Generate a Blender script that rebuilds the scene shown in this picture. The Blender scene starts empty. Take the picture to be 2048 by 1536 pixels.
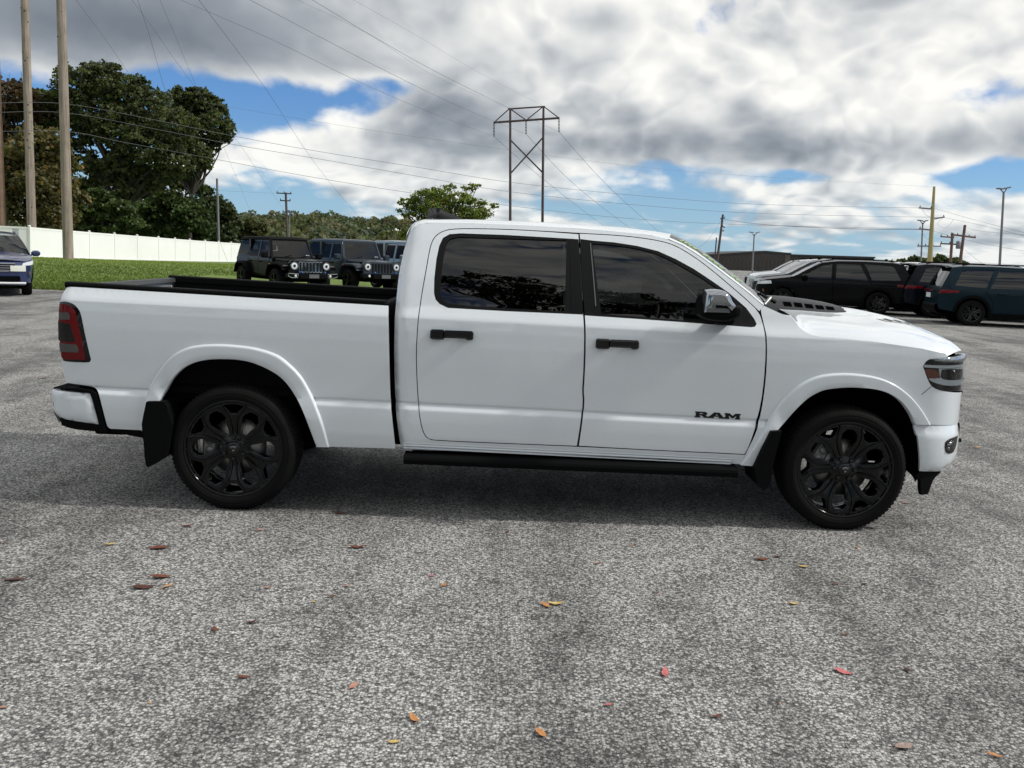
import bpy, bmesh, math, random
import numpy as np
from mathutils import Vector, Matrix
from mathutils.geometry import delaunay_2d_cdt

rng = random.Random(7)
S = bpy.context.scene
COL = S.collection
R = math.radians

# ------------------------------------------------------------------ camera
# the truck stands along X (front = +X), its near tyre faces in the plane Y = 0, the ground is Z = 0
CAM = np.array([1.6608, -5.5998, 1.6824])
YAW, PITCH, ROLL, FPX, PX0, PY0 = .01415, .1038, .0378, 1800., 1024., 698.
fw = np.array([math.sin(YAW)*math.cos(PITCH), math.cos(YAW)*math.cos(PITCH), -math.sin(PITCH)])
r0 = np.array([math.cos(YAW), -math.sin(YAW), 0.])
rt = math.cos(ROLL)*r0 - math.sin(ROLL)*np.cross(fw, r0)
dn = np.cross(fw, rt)
cam_data = bpy.data.cameras.new('camera')
cam = bpy.data.objects.new('camera', cam_data)
COL.objects.link(cam)
m = Matrix(((rt[0], -dn[0], -fw[0], CAM[0]), (rt[1], -dn[1], -fw[1], CAM[1]), (rt[2], -dn[2], -fw[2], CAM[2]), (0, 0, 0, 1)))
cam.matrix_world = m
cam_data.sensor_width = 36
cam_data.lens = FPX/2048*36
cam_data.shift_y = -(768-PY0)/2048
cam_data.clip_start = .05
cam_data.clip_end = 9000
S.camera = cam

# ------------------------------------------------------------------ light and exposure
SUN_EL, SUN_AZ = 41., 94.            # degrees; azimuth from +Y towards +X
S.view_settings.view_transform = 'Standard'
S.view_settings.look = 'None'
S.view_settings.exposure = 0.0
S.view_settings.gamma = 1
sd = bpy.data.lights.new('sun', 'SUN')
sd.energy = 3.0
sd.angle = R(5)
sd.color = (1., .965, .91)
sun = bpy.data.objects.new('sun', sd)
COL.objects.link(sun)
sv = Vector((math.cos(R(SUN_EL))*math.sin(R(SUN_AZ)), math.cos(R(SUN_EL))*math.cos(R(SUN_AZ)), math.sin(R(SUN_EL))))
sun.rotation_euler = sv.to_track_quat('Z', 'Y').to_euler()
sun.location = (30, 10, 30)

world = bpy.data.worlds.new('World')
S.world = world
world.use_nodes = True
WN = world.node_tree


class NT:
    """small helper for wiring shader nodes"""
    def __init__(s, nt): s.nt = nt; s.l = nt.links.new
    def n(s, t, **k):
        o = s.nt.nodes.new(t)
        for a, b in k.items(): setattr(o, a, b)
        return o
    def put(s, sock, v):
        if hasattr(v, 'is_output') or isinstance(v, bpy.types.NodeSocket): s.l(v, sock)
        else: sock.default_value = v
    def m(s, op, a, b=0., c=None, clamp=False):
        o = s.n('ShaderNodeMath', operation=op, use_clamp=clamp)
        s.put(o.inputs[0], a); s.put(o.inputs[1], b)
        if c is not None: s.put(o.inputs[2], c)
        return o.outputs[0]
    def v(s, op, a, b=(0, 0, 0)):
        o = s.n('ShaderNodeVectorMath', operation=op)
        s.put(o.inputs[0], a); s.put(o.inputs[1], b)
        return o.outputs[0]
    def mix(s, f, a, b, bt='MIX'):
        o = s.n('ShaderNodeMix', data_type='RGBA', blend_type=bt, clamp_factor=True)
        s.put(o.inputs[0], f); s.put(o.inputs[6], a); s.put(o.inputs[7], b)
        return o.outputs[2]
    def ss(s, x, lo, hi, a=0., b=1.):
        o = s.n('ShaderNodeMapRange', interpolation_type='SMOOTHSTEP')
        for i, q in enumerate((x, lo, hi, a, b)): s.put(o.inputs[i], q)
        return o.outputs[0]
    def lin(s, x, lo, hi, a=0., b=1.):
        o = s.n('ShaderNodeMapRange')
        for i, q in enumerate((x, lo, hi, a, b)): s.put(o.inputs[i], q)
        return o.outputs[0]
    def noise(s, vec, scale, detail=5., rough=.5, dist=0., lac=2.):
        o = s.n('ShaderNodeTexNoise')
        if vec is not None: s.l(vec, o.inputs['Vector'])
        for k, q in (('Scale', scale), ('Detail', detail), ('Roughness', rough), ('Distortion', dist), ('Lacunarity', lac)): s.put(o.inputs[k], q)
        return o
    def vor(s, vec, scale, feature='F1', rnd=1.):
        o = s.n('ShaderNodeTexVoronoi', feature=feature)
        if vec is not None: s.l(vec, o.inputs['Vector'])
        o.inputs['Scale'].default_value = scale; o.inputs['Randomness'].default_value = rnd
        return o
    def ramp(s, f, stops):
        o = s.n('ShaderNodeValToRGB'); s.put(o.inputs[0], f); e = o.color_ramp.elements
        while len(e) < len(stops): e.new(.5)
        for q, (p, c) in zip(e, stops): q.position = p; q.color = (*c, 1) if len(c) == 3 else c
        return o.outputs[0]


def sky_dir(px, py):                 # azimuth and elevation of a spot in the sky
    v = rt*((px-PX0)/FPX)+dn*((py-PY0)/FPX)+fw
    v = v/np.linalg.norm(v)
    return math.atan2(v[0], v[1]), math.asin(v[2])


def build_sky():
    k = NT(WN)
    WN.nodes.clear()
    tc = k.n('ShaderNodeTexCoord')
    d = tc.outputs['Generated']
    sep = k.n('ShaderNodeSeparateXYZ'); k.l(d, sep.inputs[0])
    az = k.m('ARCTAN2', sep.outputs[0], sep.outputs[1])
    el = k.m('ARCSINE', k.m('MINIMUM', k.m('MAXIMUM', sep.outputs[2], -1.), 1.))
    sky = k.n('ShaderNodeTexSky', sky_type='NISHITA')
    sky.sun_disc = False
    sky.sun_elevation = R(SUN_EL); sky.sun_rotation = R(SUN_AZ)
    sky.air_density = 1.0; sky.dust_density = .6; sky.ozone_density = 2.2
    # cloud field: 3-D noise on the direction, flattened, finer towards the horizon
    elc = k.m('MAXIMUM', el, .0)
    sq = k.m('ADD', .72, k.m('DIVIDE', .022, k.m('ADD', elc, .05)))      # growing frequency near the horizon
    comb = k.n('ShaderNodeCombineXYZ')
    k.l(k.m('MULTIPLY', sep.outputs[0], sq), comb.inputs[0]); k.l(k.m('MULTIPLY', sep.outputs[1], sq), comb.inputs[1])
    k.l(k.m('MULTIPLY', k.m('MULTIPLY', elc, sq), 1.35), comb.inputs[2])
    base = comb.outputs[0]
    wob = k.noise(base, 7., 1., .5).outputs['Color']
    def warp(off):
        o = k.n('ShaderNodeVectorMath', operation='MULTIPLY_ADD')
        k.l(wob, o.inputs[0]); o.inputs[1].default_value = (.05, .05, .05); o.inputs[2].default_value = off
        return k.v('ADD', base, o.outputs[0])
    def relief(p):                                                         # soft field plus rounded puffs
        f = k.noise(p, 5.2, 3., .52).outputs[0]
        b = k.m('ABSOLUTE', k.m('SUBTRACT', k.noise(p, 15., 2.5, .55).outputs[0], .5))
        return k.m('MULTIPLY_ADD', b, .75, f), b
    p1 = warp((3.1, 1.7, .4))
    n1 = k.noise(p1, 5.2, 7., .57).outputs[0]
    big = k.noise(p1, 3.2, 1., .5).outputs[0]
    s1, pf = relief(p1)
    s2, _ = relief(warp((3.1+.014, 1.7, .4+.026)))                        # a step towards the sun
    ae = k.n('ShaderNodeCombineXYZ'); k.l(az, ae.inputs[0]); k.l(el, ae.inputs[1])
    def total(lst, start):
        t = start
        for px, py, wx, wy, amp in lst:
            a0, e0 = sky_dir(px, py)
            sx, sy = FPX/wx, FPX/wy
            q = k.n('ShaderNodeVectorMath', operation='MULTIPLY_ADD')
            k.l(ae.outputs[0], q.inputs[0]); q.inputs[1].default_value = (sx, sy, 0); q.inputs[2].default_value = (-a0*sx, -e0*sy, 0)
            d2 = k.n('ShaderNodeVectorMath', operation='DOT_PRODUCT'); k.l(q.outputs[0], d2.inputs[0]); k.l(q.outputs[0], d2.inputs[1])
            t = k.m('MULTIPLY_ADD', k.m('POWER', .36788, d2.outputs['Value']), amp, t)
        return t
    cov_b = total(COVER, 0.)
    sh_b = total(SHADE, 0.)
    calm = k.m('SUBTRACT', 1., total([(330, 50, 620, 130, .85)], 0.), clamp=True)     # the big grey bank is smooth
    cov = k.m('ADD', k.m('ADD', k.m('MULTIPLY', n1, 2.1), k.m('ADD', k.m('MULTIPLY', big, .5), k.m('MULTIPLY', pf, .9))), k.m('ADD', cov_b, k.ss(el, .28, .6, -.74, -.55)))
    alpha = k.ss(cov, .42, .72)
    thick = k.ss(cov, .60, 1.15)
    lit = k.m('MULTIPLY', k.m('SUBTRACT', s1, s2), 1.9)
    fine = k.m('MULTIPLY', k.m('SUBTRACT', n1, .5), .36)
    low = k.ss(el, .02, .13, 1., 0.)
    lit = k.m('MULTIPLY', lit, k.m('MULTIPLY_ADD', low, .9, 1.))
    v = k.m('ADD', k.m('SUBTRACT', k.m('MULTIPLY_ADD', low, -.10, .90), k.m('MULTIPLY', thick, .27)), k.m('MULTIPLY_ADD', k.m('ADD', lit, fine), calm, sh_b))
    ccol = k.ramp(v, [(0., (.19, .215, .25)), (.3, (.34, .37, .405)), (.55, (.56, .585, .60)), (.78, (.82, .825, .81)), (1., (1.06, 1.04, .98))])
    hz = k.ss(el, .0, .15, 1., 0.)                                         # pale air near the horizon
    skyc = k.v('MULTIPLY', sky.outputs[0], (.72, 1.08, 1.58))
    STR = .075
    blue = k.mix(k.m('MULTIPLY', hz, .6), skyc, (.42/STR, .64/STR, .82/STR, 1))
    cl = k.v('SCALE', ccol); cl.node.inputs['Scale'].default_value = 1/STR
    cl2 = k.mix(k.m('MULTIPLY', hz, .35), cl, (.62/STR, .70/STR, .76/STR, 1))
    final = k.mix(k.m('MULTIPLY', alpha, .97), blue, cl2)
    bg = k.n('ShaderNodeBackground'); k.l(final, bg.inputs[0]); bg.inputs[1].default_value = STR
    out = k.n('ShaderNodeOutputWorld'); k.l(bg.outputs[0], out.inputs[0])


# where cloud banks, gaps and dark cloud bases stand in this sky: x, y of the spot, half widths, amount
COVER = [(330, 30, 560, 100, .65), (800, 50, 330, 80, .45), (40, 190, 90, 70, -.35), (610, 190, 230, 55, -.62), (500, 240, 130, 60, -.45), (800, 165, 90, 28, -.5), (560, 350, 120, 18, -.25),
         (890, 245, 120, 75, .48), (640, 330, 260, 75, .26), (560, 395, 150, 32, -.36), (500, 345, 60, 30, -.1), (740, 400, 80, 28, .12),
         (1450, 110, 600, 190, .34), (1250, 285, 280, 60, .35), (1860, 280, 330, 62, .48), (1610, 354, 100, 20, -.42), (1970, 350, 90, 26, -.42), (1150, 425, 200, 18, -.05), (1380, 375, 180, 25, .16),
         (1640, 450, 460, 34, .16), (1500, 0, 60, 40, -.22), (1420, 45, 60, 30, -.18), (1330, 100, 70, 24, -.14), (2040, 40, 50, 40, -.25), (1600, 425, 70, 14, -.2)]
SHADE = [(240, 60, 400, 110, -.62), (820, 120, 220, 90, .10), (1640, 470, 460, 40, -.14), (1150, 400, 160, 40, -.12), (660, 340, 160, 40, -.05), (870, 235, 130, 70, -.40), (840, 40, 160, 60, -.04), (1260, 298, 250, 36, -.36), (1880, 300, 330, 38, -.38), (1080, 150, 120, 90, -.03),
         (1900, 110, 140, 70, .22), (1450, 195, 140, 40, .16), (1300, 140, 120, 50, .14), (1540, 100, 140, 60, .06), (700, 250, 60, 60, .16), (560, 300, 110, 40, .14), (700, 350, 200, 30, .06), (1060, 20, 90, 40, .15), (1180, 60, 80, 60, -.06), (1650, 60, 120, 70, -.12), (1500, 385, 500, 60, .05)]
build_sky()

# ------------------------------------------------------------------ helpers
def at(px, py, dist):                # the point seen at a spot of the photograph, dist metres in front of the camera (along Y)
    v = rt*((px-PX0)/FPX)+dn*((py-PY0)/FPX)+fw
    return Vector(CAM+v/v[1]*dist)


def lot_z(y):                        # the lot rises gently away from the truck
    t = min(max(y-8.4, 0.), 22.)
    return .012*t*t/(t+4.) if t > 0 else 0.


def on_lot(px, dist):                # ground point below a picture column
    p = at(px, 560, dist); p.z = lot_z(p.y); return p


def tag(o, label=None, cat=None, group=None, kind=None):
    if label: o['label'] = label
    if cat: o['category'] = cat
    if group: o['group'] = group
    if kind: o['kind'] = kind
    return o


def empty(name, loc=(0, 0, 0), rz=0., label=None, cat=None, group=None):
    o = bpy.data.objects.new(name, None); COL.objects.link(o)
    o.location = loc; o.rotation_euler = (0, 0, rz); o.empty_display_size = .2
    return tag(o, label, cat, group)


def new_obj(name, me, parent=None):
    o = bpy.data.objects.new(name, me); COL.objects.link(o)
    if parent is not None: o.parent = parent
    return o


def kids(o):
    return [c for c in bpy.data.objects if c.parent is o]


def copy_tree(o, parent=None, matmap=None, ktab=None):
    if ktab is None:
        ktab = {}
        for q in bpy.data.objects:
            if q.parent: ktab.setdefault(q.parent.name, []).append(q)
    c = o.copy(); COL.objects.link(c)
    if parent is not None: c.parent = parent
    if matmap and o.type == 'MESH':
        for a, b in zip(o.material_slots, c.material_slots):
            if a.material and a.material.name in matmap:
                b.link = 'OBJECT'; b.material = matmap[a.material.name]
    for ch in ktab.get(o.name, []): copy_tree(ch, c, matmap, ktab)
    return c


class MB:
    """collects shapes and links them as ONE mesh object"""
    def __init__(s): s.v = []; s.f = []; s.mi = []; s.sm = []; s.cur = 0
    def add(s, vs, fs, smooth=False):
        b = len(s.v); s.v += [tuple(map(float, p)) for p in vs]
        for f in fs: s.f.append([b+i for i in f]); s.mi.append(s.cur); s.sm.append(smooth)
        return s
    def box(s, x0, x1, y0, y1, z0, z1, c=0.):
        """box with chamfered long edges when c > 0"""
        if c <= 0:
            v = [(x, y, z) for z in (z0, z1) for y in (y0, y1) for x in (x0, x1)]
            return s.add(v, [(0, 2, 3, 1), (4, 5, 7, 6), (0, 1, 5, 4), (1, 3, 7, 5), (3, 2, 6, 7), (2, 0, 4, 6)])
        v = []; 
        for z, i in ((z0, c), (z0+c, 0), (z1-c, 0), (z1, c)):
            a, b, d, e = x0+i, x1-i, y0+i, y1-i
            v += [(a+c, d, z), (b-c, d, z), (b, d+c, z), (b, e-c, z), (b-c, e, z), (a+c, e, z), (a, e-c, z), (a, d+c, z)]
        f = [tuple(range(7, -1, -1)), tuple(range(24, 32))]
        for k in range(3):
            for i in range(8):
                j = (i+1) % 8; f.append((k*8+i, k*8+j, k*8+8+j, k*8+8+i))
        return s.add(v, f)
    def tube(s, pts, r, n=8, caps=True, smooth=True):
        pts = [Vector(p) for p in pts]; rs = r if isinstance(r, (list, tuple)) else [r]*len(pts)
        vs = []; up = None
        for i, p in enumerate(pts):
            t = (pts[min(i+1, len(pts)-1)]-pts[max(i-1, 0)]).normalized()
            if up is None: up = Vector((0, 0, 1)) if abs(t.z) < .9 else Vector((1, 0, 0))
            a = t.cross(up).normalized(); b = a.cross(t).normalized(); up = b
            for k in range(n):
                w = 2*math.pi*k/n; vs.append(p+a*(math.cos(w)*rs[i])+b*(math.sin(w)*rs[i]))
        fs = [(i*n+k, i*n+(k+1) % n, (i+1)*n+(k+1) % n, (i+1)*n+k) for i in range(len(pts)-1) for k in range(n)]
        s.add(vs, fs, smooth)
        if caps: s.add(vs[:n], [tuple(range(n-1, -1, -1))]); s.add(vs[-n:], [tuple(range(n))])
        return s
    def lathe(s, prof, n=32, c=(0, 0, 0), axis='Y', smooth=True, a0=0., a1=2*math.pi):
        """prof: (radius, offset along the axis)"""
        full = abs(a1-a0-2*math.pi) < 1e-6; m_ = n if full else n+1
        vs = []
        for r, h in prof:
            for k in range(m_):
                w = a0+(a1-a0)*k/n; x, z = r*math.cos(w), r*math.sin(w)
                vs.append((c[0]+x, c[1]+h, c[2]+z) if axis == 'Y' else (c[0]+x, c[1]+z, c[2]+h) if axis == 'Z' else (c[0]+h, c[1]+x, c[2]+z))
        fs = [(i*m_+k, i*m_+(k+1) % m_, (i+1)*m_+(k+1) % m_, (i+1)*m_+k) for i in range(len(prof)-1) for k in range(n)]
        return s.add(vs, fs, smooth)
    def grid(s, rows, smooth=True, flip=False):
        n = len(rows[0]); vs = [p for r in rows for p in r]
        fs = [(i*n+k, i*n+k+1, (i+1)*n+k+1, (i+1)*n+k) for i in range(len(rows)-1) for k in range(n-1)]
        if flip: fs = [f[::-1] for f in fs]
        return s.add(vs, fs, smooth)
    def prism(s, poly, y0, y1, axis='Y', smooth=False):
        """outline in (x, z) pushed along Y (or (x, y) along Z, (y, z) along X)"""
        n = len(poly)
        mk = {'Y': lambda p, h: (p[0], h, p[1]), 'Z': lambda p, h: (p[0], p[1], h), 'X': lambda p, h: (h, p[0], p[1])}[axis]
        v = [mk(p, y0) for p in poly]+[mk(p, y1) for p in poly]
        return s.add(v, [tuple(range(n)), tuple(range(2*n-1, n-1, -1))]+[(i, i+n, (i+1) % n+n, (i+1) % n) for i in range(n)], smooth)
    def xform(s, M_, start=0):
        s.v[start:] = [tuple(M_ @ Vector(p)) for p in s.v[start:]]; return s
    def build(s, name, mat, parent=None, sharp=None, fix=True):
        me = bpy.data.meshes.new(name); me.from_pydata(s.v, [], s.f)
        for q in (mat if isinstance(mat, (list, tuple)) else [mat]): me.materials.append(q)
        me.polygons.foreach_set('use_smooth', s.sm); me.polygons.foreach_set('material_index', s.mi)
        if fix:
            b = bmesh.new(); b.from_mesh(me)
            bmesh.ops.recalc_face_normals(b, faces=b.faces); b.to_mesh(me); b.free()
        if sharp: me.set_sharp_from_angle(angle=R(sharp))
        me.update()
        return new_obj(name, me, parent)


def inside(p, poly):
    x, y = p; c = False; j = len(poly)-1
    for i in range(len(poly)):
        xi, yi = poly[i]; xj, yj = poly[j]
        if (yi > y) != (yj > y) and x < (xj-xi)*(y-yi)/(yj-yi)+xi: c = not c
        j = i
    return c


def seg_dist(P, poly):
    """distance of points P (n,2) to a closed outline"""
    A = np.array(poly); B = np.roll(A, -1, 0); best = np.full(len(P), 1e9)
    for a, b in zip(A, B):
        ab = b-a; L = max(ab@ab, 1e-12); t = np.clip(((P-a)@ab)/L, 0, 1)
        best = np.minimum(best, np.hypot(*(P-a-t[:, None]*ab).T))
    return best


def area(poly):
    return .5*sum(poly[i-1][0]*poly[i][1]-poly[i][0]*poly[i-1][1] for i in range(len(poly)))


def inset(poly, d):
    """outline shrunk by d (grown when d < 0)"""
    s = 1 if area(poly) > 0 else -1; n = len(poly); out = []
    for i in range(n):
        a, b, c = Vector(poly[i-1]), Vector(poly[i]), Vector(poly[(i+1) % n])
        u, w = (b-a), (c-b)
        if u.length < 1e-7 or w.length < 1e-7: out.append(tuple(b)); continue
        u.normalize(); w.normalize()
        n1, n2 = Vector((-u.y, u.x))*s, Vector((-w.y, w.x))*s
        k = n1+n2
        k = k/max(.45, k.length_squared/2) if k.length > 1e-6 else n1
        out.append(tuple(b+k*d))
    return out


def smooth_poly(poly, sharp=35., it=2):
    """rounds the gentle bends of an outline, keeps its true corners"""
    for _ in range(it):
        out = []; n = len(poly)
        for i in range(n):
            a, b, c = Vector(poly[i-1]), Vector(poly[i]), Vector(poly[(i+1) % n])
            u, w = b-a, c-b
            if u.length < 1e-6 or w.length < 1e-6: continue
            if u.angle(w) > R(sharp): out.append(tuple(b))
            else: out += [tuple(b-u*.25), tuple(b+w*.25)]
        poly = out
    return poly


def resample(poly, step):
    out = []
    for i in range(len(poly)):
        a, b = poly[i], poly[(i+1) % len(poly)]; L = math.dist(a, b)
        if L < 1e-5: continue
        k = max(1, int(math.ceil(L/step)))
        out += [(a[0]+(b[0]-a[0])*t/k, a[1]+(b[1]-a[1])*t/k) for t in range(k)]
    return out


def panel(name, poly, yf, mat, parent=None, holes=(), thick=.014, step=.06, zstep=.022, rows=(), rake=0., off=0., sharp=35., smooth=True, mirror=None, edge=.0, it=2, wall=None, clear=None):
    """a sheet-metal panel: an (x, z) outline laid on the surface y = yf(x, z), with thickness and its own edge.
    mirror = W makes the twin on the other side (y -> W - y)"""
    if smooth: poly = smooth_poly(poly, sharp, it)
    outs = [resample(poly, step*.6)]+[resample(smooth_poly(h, sharp, it) if smooth else h, step*.6) for h in holes]
    pts = []; edges = []
    for o in outs:
        b = len(pts); pts += [Vector(p) for p in o]; edges += [(b+i, b+(i+1) % len(o)) for i in range(len(o))]
    P = np.array(outs[0]); x0, x1 = P[:, 0].min(), P[:, 0].max(); z0, z1 = P[:, 1].min(), P[:, 1].max()
    zr = [z for z in np.arange(z0+rake*x0-zstep, z1+rake*x1+zstep, zstep) if not any(abs(z-q) < .012 for q in rows)]
    g = []
    for i, z in enumerate(sorted(zr)):
        for x in np.arange(x0+step*(.5 if i % 2 else .25), x1, step): g.append((x, z-rake*x))
    for z in rows:
        for x in np.arange(math.floor(x0/.03)*.03, x1, .03): g.append((x, z-rake*x))
    if g:
        G = np.array(g); G = G[(G[:, 0] > x0) & (G[:, 0] < x1) & (G[:, 1] > z0) & (G[:, 1] < z1)]
        if len(G):
            ok = np.ones(len(G), bool)
            for o in outs: ok &= seg_dist(G, o) > (clear or zstep*.33)
            G = [tuple(p) for p, q in zip(G, ok) if q]
            G = [p for p in G if inside(p, outs[0]) and not any(inside(p, h) for h in outs[1:])]
            pts += [Vector(p) for p in G]
    V2, E2, F2, *_ = delaunay_2d_cdt(pts, edges, [], 0, 1e-5)
    V2 = [tuple(v) for v in V2]
    F = []
    for f in F2:
        c = (sum(V2[i][0] for i in f)/len(f), sum(V2[i][1] for i in f)/len(f))
        if inside(c, outs[0]) and not any(inside(c, h) for h in outs[1:]): F.append(tuple(f))
    nv = len(V2); verts = []; nor = []
    dist = seg_dist(np.array(V2), outs[0]) if edge else None
    if edge:
        for h in outs[1:]: dist = np.minimum(dist, seg_dist(np.array(V2), h))
    for i, (x, z) in enumerate(V2):
        y = yf(x, z); h = .004
        dx = (yf(x+h, z)-yf(x-h, z))/(2*h); dz = (yf(x, z+h)-yf(x, z-h))/(2*h)
        n = Vector((dx, -1, dz)).normalized(); nor.append(n)
        lift = off
        if edge and dist[i] < edge: lift -= edge*(1-math.sqrt(max(0., 1-(1-dist[i]/edge)**2)))
        p = Vector((x, y, z))+n*lift; verts.append(p)
    F = [f if area([V2[i] for i in f]) > 0 else f[::-1] for f in F]
    cnt = {}
    for f in F:
        for a, b in zip(f, f[1:]+f[:1]): cnt[(a, b)] = cnt.get((a, b), 0)+1
    rim = [e for e in cnt if (e[1], e[0]) not in cnt]
    fs = list(F); vn = list(nor)
    idx = {}
    for a, b in rim:
        for q in (a, b):
            if q not in idx:
                idx[q] = len(verts); verts.append(verts[q].copy()); vn.append(None)
                verts.append(verts[q]-nor[q]*thick); vn.append(None)
        fs.append((a_ := idx[a], a_+1, idx[b]+1, idx[b]))
    if mirror is not None:
        verts = [Vector((p.x, mirror-p.y, p.z)) for p in verts]; vn = [None if n is None else Vector((n.x, -n.y, n.z)) for n in vn]; fs = [f[::-1] for f in fs]
    me = bpy.data.meshes.new(name); me.from_pydata([tuple(v) for v in verts], [], fs)
    me.polygons.foreach_set('use_smooth', [True]*len(fs)); me.materials.append(mat)
    if wall is not None:
        me.materials.append(wall); me.polygons.foreach_set('material_index', [0]*len(F)+[1]*(len(fs)-len(F)))
    if not edge:
        base = [tuple(v.normal) for v in me.vertices]
        me.normals_split_custom_set_from_vertices([tuple(n) if n is not None else base[i] for i, n in enumerate(vn)])
    me.update()
    return new_obj(name, me, parent)


# ------------------------------------------------------------------ materials
MATS = {}


def material(name):
    if name in MATS: return MATS[name], None, None
    mt = bpy.data.materials.new(name); mt.use_nodes = True; MATS[name] = mt
    k = NT(mt.node_tree); mt.node_tree.nodes.clear()
    out = k.n('ShaderNodeOutputMaterial')
    return mt, k, out


def principled(name, col, rough=.5, metal=0., coat=0., coat_rough=.03, bump=None, vary=.0, vscale=3., spec=.5, emit=None, trans=0.):
    mt, k, out = material(name)
    if k is None: return mt
    b = k.n('ShaderNodeBsdfPrincipled'); k.l(b.outputs[0], out.inputs[0])
    b.inputs['Base Color'].default_value = (*col, 1); b.inputs['Roughness'].default_value = rough
    b.inputs['Metallic'].default_value = metal; b.inputs['Coat Weight'].default_value = coat; b.inputs['Coat Roughness'].default_value = coat_rough
    b.inputs['Specular IOR Level'].default_value = spec
    if trans: b.inputs['Transmission Weight'].default_value = trans
    tc = k.n('ShaderNodeTexCoord').outputs['Object'] if (bump or vary) else None
    if vary:
        n = k.noise(tc, vscale, 5., .6)
        f = k.lin(n.outputs[0], .25, .75, 1-vary, 1+vary)
        k.l(k.v('MULTIPLY', (*col,), f), b.inputs['Base Color'])
    if bump:
        sc, st = bump
        n = k.noise(tc, sc, 4., .6); bm_ = k.n('ShaderNodeBump'); bm_.inputs['Strength'].default_value = st; bm_.inputs['Distance'].default_value = .01
        k.l(n.outputs[0], bm_.inputs['Height']); k.l(bm_.outputs[0], b.inputs['Normal'])
    return mt


def tinted_glass(name, tint, ior=1.55, rough=.0, shine=.96):
    """window glass: a tinted see-through sheet with a clear reflection"""
    mt, k, out = material(name)
    if k is None: return mt
    t = k.n('ShaderNodeBsdfTransparent'); t.inputs[0].default_value = (*tint, 1)
    g = k.n('ShaderNodeBsdfGlossy'); g.inputs['Roughness'].default_value = rough; g.inputs[0].default_value = (shine, shine, shine, 1)
    f = k.n('ShaderNodeFresnel'); f.inputs[0].default_value = ior
    x = k.n('ShaderNodeMixShader'); k.l(f.outputs[0], x.inputs[0]); k.l(t.outputs[0], x.inputs[1]); k.l(g.outputs[0], x.inputs[2])
    k.l(x.outputs[0], out.inputs[0]); return mt


def car_paint(name, col, flake=.0, rough=.38, coat=1., cior=1.62, spec=.5):
    mt, k, out = material(name)
    if k is None: return mt
    b = k.n('ShaderNodeBsdfPrincipled'); k.l(b.outputs[0], out.inputs[0])
    tc = k.n('ShaderNodeTexCoord').outputs['Object']
    n = k.noise(tc, 1.7, 6., .65)
    d = k.noise(tc, 90., 2., .6)
    f = k.m('ADD', k.lin(n.outputs[0], .3, .7, .975, 1.015), k.lin(d.outputs[0], .35, .75, -.012, .012))   # a film of dust
    k.l(k.v('MULTIPLY', (*col,), f), b.inputs['Base Color'])
    b.inputs['Roughness'].default_value = rough; b.inputs['Metallic'].default_value = flake
    b.inputs['Specular IOR Level'].default_value = spec; b.inputs['Coat Weight'].default_value = coat; k.l(k.lin(n.outputs[0], .3, .75, .015, .06), b.inputs['Coat Roughness']); b.inputs['Coat IOR'].default_value = cior
    w = k.noise(tc, 5., 2., .5); bu = k.n('ShaderNodeBump'); bu.inputs['Strength'].default_value = .012; bu.inputs['Distance'].default_value = .05
    k.l(w.outputs[0], bu.inputs['Height']); k.l(bu.outputs[0], b.inputs['Coat Normal'])
    return mt


WHITE = car_paint('white_paint', (.72, .765, .79))
DK = dict(coat=.4, cior=1.28, spec=.05)
BLACKP = car_paint('black_paint', (.003, .0032, .004), **DK)
TEALP = car_paint('dark_teal_paint', (.006, .0185, .026), .2, **DK)
NAVYP = car_paint('midnight_paint', (.004, .006, .011), .2, **DK)
BLUEP = car_paint('blue_paint', (.010, .024, .10), .3)
GREYP = car_paint('slate_grey_paint', (.038, .050, .062), .15, **DK)
PALEP = car_paint('pale_grey_green_paint', (.16, .20, .205), .1)
SILVERP = car_paint('silver_paint', (.45, .46, .47), .5)
GLOSSBLK = principled('gloss_black', (.003, .003, .0035), .06, spec=.45)
SATINBLK = principled('satin_black', (.003, .0031, .0034), .12, spec=.32)
BLKPLAST = principled('black_plastic', (.0035, .0037, .004), .65, bump=(160., .15), spec=.07)
SKYCAP = principled('sky_tinted_cap_plastic', (.040, .043, .045), .42, spec=.4)  # black plastic lightened so the cap carries its sky reflection in colour
TRIMBLK = principled('window_trim', (.006, .0062, .0065), .40, spec=.16)
DARKMAT = principled('dark_void', (.0025, .0025, .0025), .95, spec=0.)
RUBBER = principled('tyre_rubber', (.0075, .0075, .0072), .75, bump=(60., .12), vary=.25, vscale=9., spec=.08)
CHROME = principled('chrome', (.40, .42, .44), .04, 1.)
STEEL = principled('bare_steel', (.28, .27, .26), .42, 1., bump=(40., .2))
GLASS_DK = tinted_glass('privacy_glass', (.035, .038, .040), 1.62)
GLASS_FR = tinted_glass('front_side_glass', (.17, .18, .18), 1.58)
GLASS_WS = tinted_glass('windshield_glass', (.62, .70, .67), 1.52)
REDLENS = principled('red_lens', (.13, .003, .005), .12, spec=.3)
SMOKLENS = principled('smoked_lens', (.085, .08, .078), .15, spec=.4)
AMBER = principled('amber_lens', (.26, .085, .045), .2, bump=(120., .5))
LENS = tinted_glass('lamp_lens_glass', (.92, .94, .95), 1.42)
CLEARL = principled('lamp_reflector', (.80, .84, .86), .16, .12)
LAMPWHITE = principled('lamp_light_pipe', (.82, .86, .85), .3)
BEDLINER = principled('bed_liner', (.005, .005, .0055), .75, bump=(220., .3), spec=.08)
SEAT = principled('seat_leather', (.02, .019, .018), .5)
PAPER = principled('white_paper', (.75, .76, .76), .7)
PLASTGREY = principled('grey_plastic', (.11, .115, .12), .5)

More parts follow.
